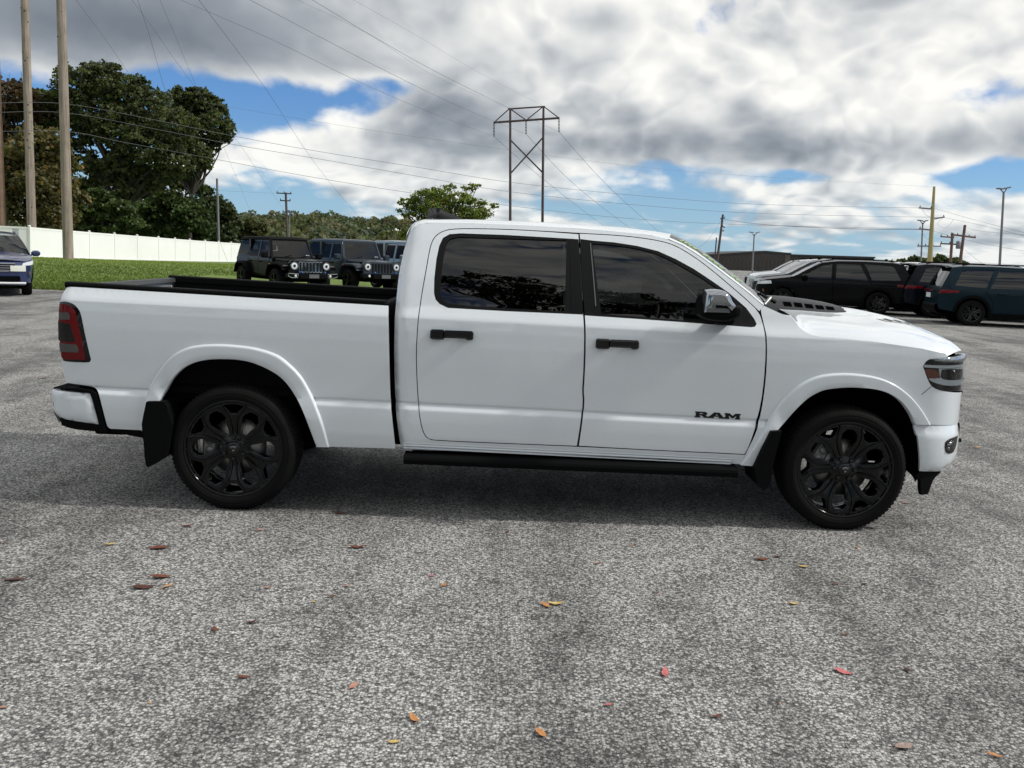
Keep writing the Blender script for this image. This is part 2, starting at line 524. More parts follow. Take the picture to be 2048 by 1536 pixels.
# ------------------------------------------------------------------ the white pickup: measured outlines, metres, (x, z) on its side
OUT = {
 'bed': [(-1.0598,1.3823),(-0.3983,1.3678),(0.272,1.3523),(0.9539,1.3368),(0.9584,1.2835),(0.9659,1.1247),(0.9721,0.9919),(0.9786,0.8378),(0.9879,0.7035),(1.0053,0.5681),(1.0189,0.4558),(1.0204,0.4285),(0.562,0.4249),(0.518,0.5727),(0.4711,0.6907),(0.4207,0.7835),(0.3626,0.8662),(0.2886,0.9287),(0.1989,0.9768),(0.0932,1.0037),(-0.0179,1.012),(-0.1291,1.01),(-0.2351,0.9932),(-0.3207,0.9577),(-0.3968,0.8926),(-0.4612,0.7976),(-0.5007,0.7145),(-0.5241,0.6282),(-0.5417,0.4912),(-0.7835,0.4946),(-0.7982,0.5076),(-0.8424,0.7084),(-0.8561,0.7325),(-0.8748,0.7503),(-0.9067,0.7621),(-1.0568,0.7799),(-1.0677,0.8041),(-1.077,0.8578),(-1.0833,0.9061),(-1.0864,0.922),(-1.0893,1.0618),(-1.0928,1.2209),(-1.0906,1.2843),(-1.0856,1.3108),(-1.0793,1.3475)],
 'rflare_o': [(0.6036,0.4266),(0.5608,0.5853),(0.515,0.702),(0.4689,0.7963),(0.416,0.8818),(0.3419,0.9551),(0.268,1.0063),(0.1515,1.0418),(0.0245,1.0564),(-0.1023,1.0592),(-0.2291,1.0471),(-0.3245,1.0168),(-0.4108,0.9543),(-0.4885,0.8485),(-0.5445,0.7376),(-0.5644,0.6322),(-0.583,0.4897)],
 'rflare_i': [(0.5204,0.4233),(0.4752,0.5601),(0.4264,0.6785),(0.3725,0.7708),(0.3092,0.8506),(0.2352,0.9023),(0.1295,0.9472),(0.0343,0.9654),(-0.061,0.9672),(-0.1565,0.9605),(-0.2418,0.9389),(-0.3171,0.8982),(-0.3829,0.8305),(-0.4334,0.7468),(-0.4601,0.69),(-0.4838,0.6242),(-0.5004,0.4928)],
 'tail': [(-1.0967,1.286),(-1.0668,1.291),(-1.0261,1.2876),(-0.9939,1.2752),(-0.9687,1.2499),(-0.9518,1.219),(-0.9318,1.1119),(-0.9106,1.0059),(-0.895,0.9332),(-0.9021,0.9167),(-0.9288,0.9114),(-1.0605,0.9134),(-1.0836,0.9223),(-1.0927,0.9971),(-1.099,1.0823),(-1.0998,1.1674)],
 'tail_red': [(-1.0842,1.2742),(-1.0362,1.2736),(-1.0037,1.2591),(-0.9815,1.2284),(-0.9627,1.1426),(-0.9414,1.0262),(-0.9258,0.9299),(-1.0595,0.9308),(-1.0766,0.9446),(-1.082,1.0303),(-1.0898,1.0831),(-1.0907,1.1682)],
 'tail_c1': [(-1.0869,1.2214),(-1.0265,1.2246),(-1.0176,1.2092),(-1.0175,1.1807),(-1.0878,1.1769)],
 'tail_dk': [(-1.0922,1.166),(-1.0173,1.1533),(-0.9929,1.067),(-0.9863,1.0406),(-1.0914,1.0455)],
 'tail_c2': [(-1.0876,1.032),(-0.9762,1.0249),(-0.9665,1.0039),(-0.9678,0.9769),(-1.0826,0.9764)],
 'rbump': [(-1.1769,0.7241),(-0.8993,0.7196),(-0.8812,0.6749),(-0.8453,0.5171),(-1.1118,0.5488),(-1.173,0.5792),(-1.1862,0.6346),(-1.1916,0.6949),(-1.187,0.7218)],
 'rtrim': [(-1.0289,0.7523),(-0.9057,0.7409),(-0.8853,0.7346),(-0.863,0.7178),(-0.8464,0.6653),(-0.809,0.4845),(-0.8019,0.47),(-0.8498,0.4716),(-0.8453,0.5171),(-0.8812,0.6749),(-0.8993,0.7196),(-1.0256,0.7341)],
 'rval': [(-1.1157,0.548),(-0.8453,0.5171),(-0.8498,0.4716),(-0.8019,0.47),(-0.9934,0.4776),(-1.0984,0.5029)],
 'rlow': [(-0.7853,0.4979),(-0.584,0.4907),(-0.55,0.4308),(-0.577,0.4297),(-0.7493,0.4617),(-0.7884,0.466)],
 'rflap': [(-0.5492,0.6868),(-0.441,0.6928),(-0.4198,0.659),(-0.3902,0.5506),(-0.4136,0.3887),(-0.4243,0.348),(-0.4757,0.3058),(-0.5354,0.2704),(-0.5516,0.2809),(-0.56,0.3371),(-0.5662,0.4301),(-0.5735,0.4877),(-0.577,0.5438),(-0.5675,0.5992)],
 'rdoor': [(2.1517,1.839),(1.9044,1.8481),(1.6714,1.8509),(1.4391,1.8466),(1.3235,1.8386),(1.2664,1.8224),(1.2242,1.7929),(1.2011,1.755),(1.1876,1.6946),(1.1733,1.5575),(1.1509,1.3777),(1.1409,1.2006),(1.1372,1.0539),(1.1453,0.8824),(1.1621,0.689),(1.1837,0.5754),(1.2052,0.5234),(1.2307,0.4995),(1.2763,0.4904),(1.721,0.4866),(2.1812,0.4857),(2.1983,0.6466),(2.209,0.7705),(2.1979,0.8516),(2.201,0.9212),(2.1979,1.1492),(2.1883,1.3154),(2.1757,1.4816),(2.1599,1.7083)],
 'fdoor': [(2.1497,1.843),(2.3789,1.8404),(2.551,1.8298),(2.6884,1.8121),(2.7797,1.7871),(2.8924,1.7231),(3.0038,1.6427),(3.1139,1.5518),(3.2229,1.4617),(3.3036,1.3879),(3.3278,1.3181),(3.3365,1.2539),(3.3452,1.1445),(3.3476,0.9767),(3.3402,0.8055),(3.3144,0.6582),(3.2775,0.5209),(3.2539,0.4699),(3.0337,0.4736),(2.6957,0.4764),(2.1839,0.4869),(2.1983,0.6466),(2.209,0.7705),(2.1979,0.8516),(2.201,0.9212),(2.1979,1.1492),(2.1883,1.3154),(2.1757,1.4816),(2.1599,1.7083)],
 'cab': [(1.0509,0.4246),(1.0312,0.5347),(1.0088,0.7047),(0.9946,0.9918),(0.9923,1.2175),(0.9934,1.372),(0.9987,1.5284),(1.0133,1.6423),(1.0296,1.7346),(1.0508,1.7932),(1.0803,1.8351),(1.1192,1.8599),(1.1615,1.8697),(1.4376,1.8781),(1.7871,1.8775),(2.1374,1.8723),(2.379,1.861),(2.6087,1.8469),(2.7346,1.8219),(2.8255,1.7854),(2.9156,1.7331),(3.0271,1.6548),(3.1376,1.5749),(3.2471,1.4924),(3.3314,1.4217),(3.3036,1.3879),(3.2229,1.4617),(3.1139,1.5518),(3.0038,1.6427),(2.8924,1.7231),(2.7797,1.7871),(2.6884,1.8121),(2.551,1.8298),(2.3789,1.8404),(2.1497,1.843),(1.9044,1.8481),(1.6714,1.8509),(1.4391,1.8466),(1.3235,1.8386),(1.2664,1.8224),(1.2242,1.7929),(1.2011,1.755),(1.1876,1.6946),(1.1733,1.5575),(1.1509,1.3777),(1.1409,1.2006),(1.1372,1.0539),(1.1453,0.8824),(1.1621,0.689),(1.1837,0.5754),(1.2052,0.5234),(1.2307,0.4995),(1.2763,0.4904),(1.721,0.4866),(2.1812,0.4857),(2.6957,0.4764),(3.0337,0.4736),(3.2539,0.4699),(3.231,0.4053),(2.6497,0.4254),(1.8377,0.4265)],
 'roofline': [(1.1615,1.8697),(1.4376,1.8781),(1.7871,1.8775),(2.1374,1.8723),(2.379,1.861),(2.6087,1.8469),(2.7346,1.8219)],
 'apillar': [(2.7346,1.8219),(2.8255,1.7854),(2.9156,1.7331),(3.0271,1.6548),(3.1376,1.5749),(3.2471,1.4924),(3.3314,1.4217)],
 'rframe': [(1.235,1.4251),(1.2318,1.5145),(1.238,1.6393),(1.2513,1.7258),(1.2714,1.7762),(1.3116,1.8021),(1.3829,1.8106),(1.6728,1.8113),(2.0741,1.8034),(2.1474,1.8015),(2.1564,1.7082),(2.1723,1.4815),(2.1815,1.3261),(2.0296,1.3273),(1.69,1.3296),(1.3284,1.3365),(1.2728,1.3599),(1.2464,1.3866)],
 'rglass': [(1.271,1.4487),(1.2768,1.5839),(1.2885,1.7191),(1.3089,1.766),(1.3496,1.7838),(1.3957,1.7879),(2.0708,1.7905),(2.0667,1.3441),(1.6894,1.3472),(1.3498,1.3571),(1.2941,1.3828),(1.2741,1.4154)],
 'fframe': [(2.1592,1.8034),(2.2416,1.7962),(2.3788,1.7901),(2.5274,1.7729),(2.6642,1.744),(2.7774,1.6973),(2.8898,1.6396),(3.0011,1.5699),(3.1114,1.4963),(3.2201,1.4057),(3.2705,1.3377),(3.2846,1.3079),(3.2721,1.2902),(3.2471,1.2862),(2.9904,1.2955),(2.5444,1.311),(2.1924,1.3212),(2.1802,1.4625),(2.1651,1.6508)],
 'fglass': [(2.2348,1.7777),(2.3787,1.773),(2.5272,1.757),(2.6639,1.7259),(2.7768,1.6725),(2.889,1.6127),(3.0003,1.5488),(3.088,1.4778),(3.0804,1.3029),(2.5447,1.325),(2.2971,1.3347),(2.2652,1.5429)],
 'handles': [(1.3609,1.1705),(2.398,1.1501)],
 'badge': [(2.917,0.7381),(3.212,0.7317),(3.2127,0.6971),(2.9196,0.7036)],
 'fender': [(3.3141,1.3814),(3.333,1.2985),(3.3428,1.2262),(3.3525,1.0774),(3.3524,0.9035),(3.3405,0.7373),(3.3156,0.6198),(3.2569,0.4732),(3.23,0.4051),(3.2681,0.4012),(3.3398,0.5295),(3.4037,0.6471),(3.465,0.7391),(3.5271,0.8245),(3.6012,0.8961),(3.6776,0.9417),(3.7512,0.9629),(3.858,0.9745),(3.9607,0.9728),(4.0534,0.962),(4.1312,0.9403),(4.2001,0.9049),(4.2607,0.8591),(4.3125,0.8035),(4.3499,0.752),(4.3763,0.7072),(4.4313,0.7068),(4.6342,0.6922),(4.6791,0.7594),(4.6706,0.8406),(4.6519,0.8977),(4.5097,0.9213),(4.4254,0.9427),(4.3889,0.9796),(4.345,1.0789),(4.356,1.1083),(4.3846,1.1319),(4.5053,1.143),(4.4811,1.1657),(4.3297,1.1919),(4.1833,1.2082),(4.01,1.2261),(3.8735,1.2346),(3.7708,1.2406),(3.6591,1.2448),(3.6207,1.2542),(3.578,1.2768),(3.5472,1.308),(3.5217,1.345),(3.4979,1.3692),(3.4503,1.3724),(3.4119,1.3902),(3.3624,1.4103),(3.3349,1.423),(3.3157,1.4031)],
 'fflare_o': [(3.2303,0.4027),(3.3061,0.531),(3.3702,0.6632),(3.4334,0.7852),(3.5006,0.8759),(3.5803,0.9447),(3.6627,0.9891),(3.7471,1.0106),(3.854,1.0199),(3.9622,1.0152),(4.0606,1.0003),(4.1498,0.9709),(4.2302,0.9247),(4.3021,0.8667),(4.3648,0.7971),(4.4044,0.7429),(4.4289,0.7079)],
 'fflare_i': [(3.3059,0.3997),(3.3736,0.5279),(3.4395,0.6296),(3.4965,0.693),(3.5538,0.7729),(3.6222,0.8473),(3.6932,0.894),(3.7558,0.915),(3.8623,0.9288),(3.9594,0.9301),(4.0466,0.9235),(4.113,0.9094),(4.1699,0.885),(4.2194,0.8515),(4.2601,0.8099),(4.2954,0.7612),(4.324,0.7064)],
 'shut': [(3.4979,1.3692),(3.5217,1.345),(3.5472,1.308),(3.578,1.2768),(3.6207,1.2542),(3.6591,1.2448),(3.7708,1.2406),(3.8735,1.2346),(4.01,1.2261),(4.1833,1.2082),(4.3297,1.1919),(4.4811,1.1657),(4.5058,1.1446)],
 'lamp': [(4.3419,1.0838),(4.3519,1.1046),(4.3819,1.1352),(4.5059,1.1424),(4.5685,1.1513),(4.6155,1.1161),(4.6391,1.0448),(4.6468,0.9454),(4.6517,0.8974),(4.5531,0.9133),(4.4422,0.9308),(4.4114,0.9531),(4.3848,0.9891)],
 'chrome': [(4.382,1.1329),(4.5032,1.1424),(4.5619,1.1529),(4.6124,1.153),(4.6273,1.1245),(4.559,1.1051),(4.4844,1.106),(4.4389,1.1135)],
 'drl': [(4.3528,1.091),(4.4552,1.0897),(4.554,1.0915),(4.5492,1.0756),(4.4517,1.0714),(4.3539,1.0751)],
 'amber': [(4.3587,1.0594),(4.3819,1.0661),(4.4283,1.0618),(4.4543,1.0418),(4.4603,1.0234),(4.4341,1.0045),(4.3852,1.0075)],
 'projector': [(4.4698,1.0626),(4.5317,1.0692),(4.551,1.0572),(4.5636,1.0128),(4.5417,0.9905),(4.4955,0.996),(4.4674,1.0143)],
 'reflect': [(4.4494,1.0691),(4.556,1.0708),(4.5948,1.0921),(4.6184,1.0929),(4.6391,1.0448),(4.6451,0.9527),(4.5285,0.9561),(4.4132,0.9809),(4.388,1.003),(4.4654,1.0097)],
 'lampbot': [(4.3956,0.9733),(4.4381,0.9677),(4.5291,0.9515),(4.6422,0.9436),(4.6517,0.8974),(4.5531,0.9133),(4.4422,0.9308),(4.4114,0.9531)],
 'fbump': [(4.3245,0.6999),(4.4245,0.7012),(4.614,0.6952),(4.6642,0.7035),(4.6946,0.7232),(5.0997,0.5989),(5.1076,0.5574),(5.1081,0.4724),(4.6776,0.5087),(4.6329,0.4587),(4.56,0.4085),(4.5495,0.3919),(4.3924,0.3948),(4.383,0.4575),(4.357,0.6026),(4.3441,0.6561)],
 'fog': [(4.5361,0.5597),(4.5366,0.5959),(4.5634,0.6156),(4.6663,0.6246),(4.6575,0.5583),(4.6247,0.5201),(4.5781,0.5155),(4.5502,0.5294)],
 'dam': [(4.3685,0.3728),(4.3892,0.3932),(4.5495,0.3919),(4.5034,0.35),(4.4855,0.3106),(4.4694,0.2491),(4.421,0.2412),(4.4105,0.2718),(4.4013,0.3421)],
 'fflap': [(3.3957,0.6389),(3.4628,0.6444),(3.4446,0.5584),(3.4233,0.4449),(3.4117,0.3016),(3.3735,0.2532),(3.3242,0.2984),(3.3041,0.3973),(3.3449,0.5213)],
 'board': [(1.0823,0.4063),(1.0882,0.3469),(3.1927,0.3332),(3.199,0.398)],
}

GAP_SHADE = DARKMAT  # panel edges coloured dark so the gaps between panels look shaded
WID = 2.02                            # tyre face to tyre face
_T = [(.30, .09), (.38, .075), (.45, .050), (.52, .034), (.62, .028), (.69, .028), (.704, .029), (.738, .0495), (.744, .0510), (.754, .0400), (.85, .036), (1.0, .029), (1.12, .026), (1.22, .0285), (1.284, .034), (1.300, .041), (1.36, .075)]
_zz = np.arange(.25, 2.06, .002)


def _section(tab, s=.0025):
    a = np.interp(_zz, [t[0] for t in tab], [t[1] for t in tab]); q = np.exp(-.5*(np.arange(-40, 41)*.002/s)**2); q /= q.sum()
    return np.convolve(np.pad(a, 40, 'edge'), q, 'valid')


SEC_CAB = _section(_T+[(1.36+t, .075+.30*t+.235*t*t) for t in np.arange(.06, .7, .06)])
SEC_BED = _section(_T+[(1.40, .092), (1.44, .11)])
XN, LN = 4.40, .457


def nose(x):
    u = min(max((x-XN)/LN, 0), .9999)
    return .98*(1-(1-u**2.2)**.40)


def nose_x(Y):                        # plan curve of the front end
    y = min(max((Y-.04)/.98, 0), 1.)
    return XN+LN*(1-(1-y)**2.5)**(1/2.2)


def Yc(x, z): return float(np.interp(z+.015*x, _zz, SEC_CAB))+nose(x)


_cr = sorted([(p[1], p[0]) for p in OUT['cab'][:9]])
def cab_rear(z): return float(np.interp(z, [q[0] for q in _cr], [q[1] for q in _cr]))


def Ycab(x, z):
    u = min(max((cab_rear(z)+.085-x)/.085, 0.), .97)
    return Yc(x, z)+.085*(1-math.sqrt(1-u*u))


def Yb(x, z):
    u = min(max((-1.02-x)/.14, 0), .98)
    return float(np.interp(z+.015*x, _zz, SEC_BED))+.14*(1-math.sqrt(1-u*u))


ROWS = (.688, .694, .70, .706, .713, .720, .727, .733, .738, .742, .746, .750, .755, .760, 1.262, 1.272, 1.279, 1.284, 1.289, 1.294, 1.30, 1.31, 1.322)
TK = dict(rake=.015, rows=ROWS, zstep=.035, step=.045, clear=.0035)


def stretch(poly, dx, thr=4.598):     # carries the outline on round the corner of the nose
    return [(min(x+dx, 4.742), z) if x > thr else (x, z) for x, z in poly]


truck = empty('pickup_truck', (0, 0, 0), 0, 'white four door pickup truck with black wheels, parked side on in the lot', 'pickup truck')


def both(name, poly, yf, mat, parent=truck, **k):
    a = panel(name, poly, yf, mat, parent, **k)
    return a, panel(name, poly, yf, mat, parent if parent is truck else parent, mirror=WID, **k)


# --- dark inner body: everything seen through gaps and arches
mb = MB()
for y0, y1 in ((.30, .42), (1.60, 1.72)): mb.box(-1.0, 4.35, y0, y1, .40, .55, .01)
mb.box(1.10, 3.15, .36, 1.66, .25, .47, .02); mb.box(1.08, 3.2, .14, 1.88, .46, .56)                                     # low block added to darken the ground below; cab floor
mb.box(-1.0, .95, .14, 1.88, .66, .72)                                     # bed floor support
mb.box(4.36, 4.56, .12, 1.90, .38, .69); mb.box(3.3, 4.4, .50, 1.52, .62, 1.10)                                     # engine bay
mb.box(.5, 1.9, .5, 1.5, .38, .50, .03); mb.box(-.9, -.45, .6, 1.4, .40, .55, .05)
mb.tube([(0, .2, .397), (0, 1.82, .397)], .05); mb.tube([(3.898, .2, .397), (3.898, 1.82, .397)], .04)
mb.lathe([(.0, -.13), (.12, -.11), (.15, 0), (.12, .11), (.0, .13)], 16, (0, 1.01, .397), 'Y')
mb.tube([(3.3, 1.2, .36), (1.5, 1.25, .34), (.3, 1.3, .36), (-.9, 1.5, .40)], .04)
mb.build('underbody', DARKMAT, truck)
for xc, key, yf in ((0, 'rflare_i', Yb), (3.898, 'fflare_i', Yc)):
    pts = OUT[key]
    for mir in (0, 1):
        mb = MB(); rows = []
        for y in (.03, .16, .34):
            rows.append([(p[0], (WID-y) if mir else y, p[1]+.012) for p in pts])
        mb.grid(rows)
        yy = WID-.34 if mir else .34
        mb.add([(p[0], yy, p[1]+.012) for p in pts], [tuple(range(len(pts)))])
        mb.build('wheel_arch_liner', DARKMAT, truck)

# --- bed
bed_poly = OUT['bed']
both('bed_side', bed_poly, Yb, WHITE, **TK)
zr0, zr1 = OUT['bed'][0], OUT['bed'][3]
def rail_z(x): return zr0[1]+(zr1[1]-zr0[1])*(x-zr0[0])/(zr1[0]-zr0[0])
for s in (0, 1):
    rows = []
    for x in np.linspace(-1.075, .93, 14):
        z = rail_z(x); pr = [(.082, -.006), (.077, .004), (.077, .018), (.083, .026), (.10, .030), (.17, .030), (.185, .022), (.188, -.02), (.17, -.03)]
        rows.append([(x, WID-y if s else y, z+h) for y, h in pr])
    mb = MB().grid(rows); mb.add(rows[0], [tuple(range(9))]); mb.add(rows[-1], [tuple(range(9))])
    mb.build('rail_cap', BLKPLAST, truck, 50)
    w = (lambda y: WID-y) if s else (lambda y: y)
    mb = MB(); mb.grid([[(x, w(.175), rail_z(x)-.01), (x, w(.19), 1.20), (x, w(.165), 1.18), (x, w(.165), .95), (x, w(.20), .93), (x, w(.20), .75)] for x in np.linspace(-1.03, .93, 8)], False)
    mb.box(-.50, .50, *sorted((w(.19), w(.42))), .75, 1.0, .03)
    mb.build('bed_wall', BEDLINER, truck)
mb = MB().box(-1.03, .93, .17, 1.85, .72, .76); mb.build('bed_floor', BEDLINER, truck)
mb = MB().box(.90, .935, .12, 1.90, .60, rail_z(.92)-.015, .005); mb.box(.885, .94, .10, 1.92, rail_z(.92)-.02, rail_z(.92)+.012, .006); mb.build('bed_front_wall', BEDLINER, truck)
# tailgate
tg = MB(); ys = np.linspace(.13, WID-.13, 23)
def tg_x(y): return -1.168+.085*abs((y-1.01)/.885)**5
zs = [.78, .84, .95, 1.15, 1.30, 1.352, 1.366]
tg.grid([[(tg_x(y)+(.05 if z < .8 else 0.)+(.02 if z > 1.355 else 0.), y, z) for y in ys] for z in zs])
tg.grid([[(-1.045, y, z) for y in ys] for z in (.78, 1.366)])
tg.grid([[(tg_x(y)+.02, y, 1.366) for y in ys], [(-1.045, y, 1.366) for y in ys]])
tgo = tg.build('tailgate', WHITE, truck, 40)
mb = MB(); mb.grid([[(tg_x(y)-.004, y, 1.372), ] and [(tg_x(y)-.004, y, 1.360), (tg_x(y)+.006, y, 1.384), (-1.06, y, 1.394), (-1.02, y, 1.392), (-1.012, y, 1.36)] for y in ys]); mb.build('tailgate_cap', SKYCAP, tgo, 50)
mb = MB().box(-1.044, -1.028, .24, 1.78, .80, 1.33, .004); mb.box(-1.030, -1.018, .40, 1.62, 1.22, 1.25, .004); mb.build('inner_panel', PLASTGREY, tgo)
# tail lamps
a, b = both('tail_light', OUT['tail'], Yb, GLOSSBLK, off=.010, thick=.03, step=.04, edge=.010)
for n, key, mt, o in (('red_lens', 'tail_red', REDLENS, .0115), ('clear_lens', 'tail_c1', SMOKLENS, .0130), ('dark_lens', 'tail_dk', GLOSSBLK, .0130), ('reverse_lens', 'tail_c2', SMOKLENS, .0130)):
    panel(n, OUT[key], Yb, mt, a, off=o, thick=.006, step=.03)
# rear bumper
def Yrb(x, z):
    u = min(max((-1.02-x)/.19, 0), .985)
    return .02+.19*(1-math.sqrt(1-u*u))+.10*max(0, .60-z)
rb, _ = both('rear_bumper', OUT['rbump'], Yrb, WHITE, step=.04, thick=.03, edge=.012)
for n, key, mt, o in (('bumper_trim', 'rtrim', BLKPLAST, .0), ('bumper_valance', 'rval', BLKPLAST, -.01)):
    panel(n, OUT[key], Yrb, mt, rb, off=o, thick=.05, step=.04)
panel('lower_trim', OUT['rlow'], Yb, BLKPLAST, truck, off=-.01, thick=.05)
mb = MB()
yb_ = np.linspace(.16, WID-.16, 13)
def rbx(y): return -1.203-.03*(1-((y-1.01)/.85)**2)
mb.grid([[(rbx(y)+d, y, z) for y in yb_] for z, d in ((.50, .04), (.56, .01), (.64, 0.), (.705, .003), (.722, .02))]); mb.build('bumper_face', WHITE, rb, 40)
mb = MB(); mb.grid([[(x, y, .728) for y in np.linspace(.05 if x > -1.1 else .14, WID-.14, 9)] for x in (-1.18, -1.13, -1.06, -.98)])
for i in range(7): mb.box(-1.165+i*.021, -1.157+i*.021, .10 if i < 3 else .06, 1.9, .728, .737)
mb.build('step_pad', BLKPLAST, rb)

# --- flares
def flare(name, ko, ki, yf, parent=truck):
    o, i_ = OUT[ko], OUT[ki]
    for mir in (0, 1):
        rows = []
        for (a, b), (c, d) in zip(o, i_):
            r_ = []
            for t, h in ((-.02, .004), (.0, -.007), (.05, -.0165), (.11, -.0205), (.18, -.021), (.6, -.0205), (.96, -.021), (1.0, -.015), (1.0, .03)):
                x, z = a+(c-a)*t, b+(d-b)*t; y = yf(a, b)*(1-t)+yf(c, d)*t+h
                r_.append((x, WID-y if mir else y, z))
            rows.append(r_)
        # finer along the arch
        A = np.array(rows); n = len(A); tt = np.linspace(0, n-1, (n-1)*4+1); B = np.empty((len(tt),)+A.shape[1:])
        for q, t in enumerate(tt):
            j = min(int(t), n-2); f = t-j; p0, p1, p2, p3 = A[max(j-1, 0)], A[j], A[j+1], A[min(j+2, n-1)]
            B[q] = .5*((2*p1)+(p2-p0)*f+(2*p0-5*p1+4*p2-p3)*f*f+(3*p1-p0-3*p2+p3)*f**3)
        MB().grid(B.tolist()).build(name, WHITE, parent, 60)


flare('rear_flare', 'rflare_o', 'rflare_i', Yb)
flare('front_flare', 'fflare_o', 'fflare_i', Yc)

# --- cab
both('cab_side', OUT['cab'], Ycab, WHITE, wall=GAP_SHADE, **TK)
rd, fd = inset(smooth_poly(OUT['rdoor'], 30, 1), .0055), inset(smooth_poly(OUT['fdoor'], 30, 1), .0055)
def door(name, poly, frame, glass, gmat, hx, hz, mir):
    W = WID if mir else None
    d = panel(name, poly, Ycab, WHITE, truck, holes=[frame], mirror=W, smooth=False, wall=GAP_SHADE, **TK)
    panel('window_frame', frame, Yc, TRIMBLK, d, holes=[glass], thick=.03, off=-.001, mirror=W, smooth=True)
    panel('window_glass', inset(glass, -.008), Yc, gmat, d, thick=.004, off=-.009, zstep=.03, mirror=W)
    # handle: two feet, a strap and a cup behind it
    h = MB(); y = Yc(hx, hz)
    h.box(hx-.135, hx-.045, y-.040, y-.002, hz-.030, hz+.034, .009)
    h.box(hx-.05, hx+.135, y-.044, y-.020, hz-.017, hz+.031, .009)
    h.box(hx+.085, hx+.135, y-.042, y-.002, hz-.027, hz+.028, .009)
    if mir: h.v = [(a, WID-b, c) for a, b, c in h.v]
    h.build('door_handle', GLOSSBLK, d)
    return d


for mir in (0, 1):
    d1 = door('rear_door', rd, OUT['rframe'], OUT['rglass'], GLASS_DK, OUT['handles'][0][0], OUT['handles'][0][1], mir)
    d2 = door('front_door', fd, OUT['fframe'], OUT['fglass'], GLASS_FR, OUT['handles'][1][0], OUT['handles'][1][1], mir)
    W = WID if mir else None
    panel('pillar_trim', [(2.14, 1.335), (2.115, 1.80), (2.092, 1.80), (2.105, 1.338)], Yc, TRIMBLK, d1, off=.001, thick=.01, mirror=W)
    if not mir: front_door = d2
for y in (0, WID):                                                         # rolled ribs along the rocker
    for zr_, rr in ((.470, .006), (.452, .005), (.486, .0035)): MB().tube([(x, abs(y-Yc(x, zr_-.015*x)-.0005), zr_-.015*x) for x in np.linspace(1.075, 3.17, 9)], rr, 6).build('rocker_rib', WHITE, truck)
# badge letters on the front door
LET = {'R': ([(0, 0), (0, .2), (.07, .2), (.07, .8), (0, .8), (0, 1), (.86, 1), (1, .86), (1, .55), (.88, .42), (1.04, .2), (1.1, .2), (1.1, 0), (.80, 0), (.52, .36), (.36, .36), (.36, .2), (.45, .2), (.45, 0)], [[(.36, .58), (.36, .78), (.68, .78), (.68, .58)]]),
       'A': ([(-.08, 0), (-.08, .2), (0, .2), (.42, 1), (.86, 1), (1.22, .2), (1.30, .2), (1.30, 0), (.84, 0), (.84, .17), (.90, .17), (.86, .28), (.42, .28), (.37, .17), (.43, .17), (.43, 0)], [[(.52, .46), (.63, .74), (.77, .46)]]),
       'M': ([(0, 0), (0, .2), (.07, .2), (.07, .8), (0, .8), (0, 1), (.42, 1), (.67, .56), (.92, 1), (1.34, 1), (1.34, .8), (1.27, .8), (1.27, .2), (1.34, .2), (1.34, 0), (.92, 0), (.92, .2), (.98, .2), (.98, .62), (.72, .2), (.60, .2), (.36, .62), (.36, .2), (.42, .2), (.42, 0)], [])}
bx, bz = OUT['badge'][3][0], OUT['badge'][3][1]; bw = OUT['badge'][1][0]-bx; hh = .036
for ch, ox in (('R', 0.), ('A', 1.18), ('M', 2.48)):
    f = lambda p: (bx+(p[0]+ox)*bw/3.84, bz+p[1]*hh-.0000-.022*(p[0]+ox)*bw/3.84)
    panel('badge_letter', [f(p) for p in LET[ch][0]], Yc, GLOSSBLK, front_door, holes=[[f(p) for p in h] for h in LET[ch][1]], off=.005, thick=.006, smooth=False)
# black shut-line of the two tone seal beside the front glass
panel('window_seal', [(2.228, 1.778), (2.222, 1.779), (2.258, 1.382), (2.265, 1.382)], Yc, PLASTGREY, front_door, off=.0015, thick=.003, smooth=False)

# roof
sil = [(1.02, 1.795), (1.053, 1.852), (1.082, 1.877), (1.13, 1.893), (1.43, 1.905), (1.79, 1.906), (2.15, 1.902), (2.40, 1.893), (2.63, 1.874), (2.74, 1.858), (2.9, 1.80)]
def crest(x): return float(np.interp(x, [q[0] for q in sil], [q[1] for q in sil]))
rl = OUT['cab'][8:12]+OUT['roofline']
Rr = np.array(rl); tt = np.linspace(0, len(rl)-1, 46)
rl = [(float(np.interp(t, range(len(rl)), Rr[:, 0])), float(np.interp(t, range(len(rl)), Rr[:, 1]))) for t in tt]
rows = []
VS = [0, .02, .05, .09, .15, .24, .36, .52, .70, .85, 1.]
def across(x, z, zc, push):
    y0 = Ycab(x, z)-.0005; r_ = []
    for v in VS:
        g = 1-(1-v)**2.; g = min(1, (1-(1-min(v/.42, 1))**2.6)*.93+.07*g)
        r_.append((x+push*(1-(1-v)**2), y0+(1.01-y0)*v, z+(zc-z)*g))
    return r_+[(a, WID-b, c) for a, b, c in r_[-2::-1]]
for x, z in rl:
    rows.append(across(x, z, max(crest(x)+.010, z+.012), .11*max(0, (x-2.1)/.63)**2 if x > 2.1 else -.03*max(0, (1.25-x)/.25)))
roof = MB().grid(rows).build('roof', WHITE, truck)
fin = MB()
fx, fz = 1.22, 1.925
fin.add([(fx-.14, 1.0, fz), (fx+.16, 1.01, fz), (fx-.12, .975, fz), (fx-.12, 1.045, fz), (fx-.105, 1.01, fz+.075), (fx-.03, 1.01, fz+.073), (fx+.04, 1.01, fz+.045), (fx-.03, .98, fz+.01), (fx-.03, 1.04, fz+.01)],
        [(2, 4, 3), (2, 7, 5, 4), (3, 4, 5, 8), (7, 6, 5), (8, 5, 6), (7, 1, 6), (8, 6, 1), (2, 1, 7), (3, 8, 1)], True)
fin.build('antenna_fin', GLOSSBLK, roof)
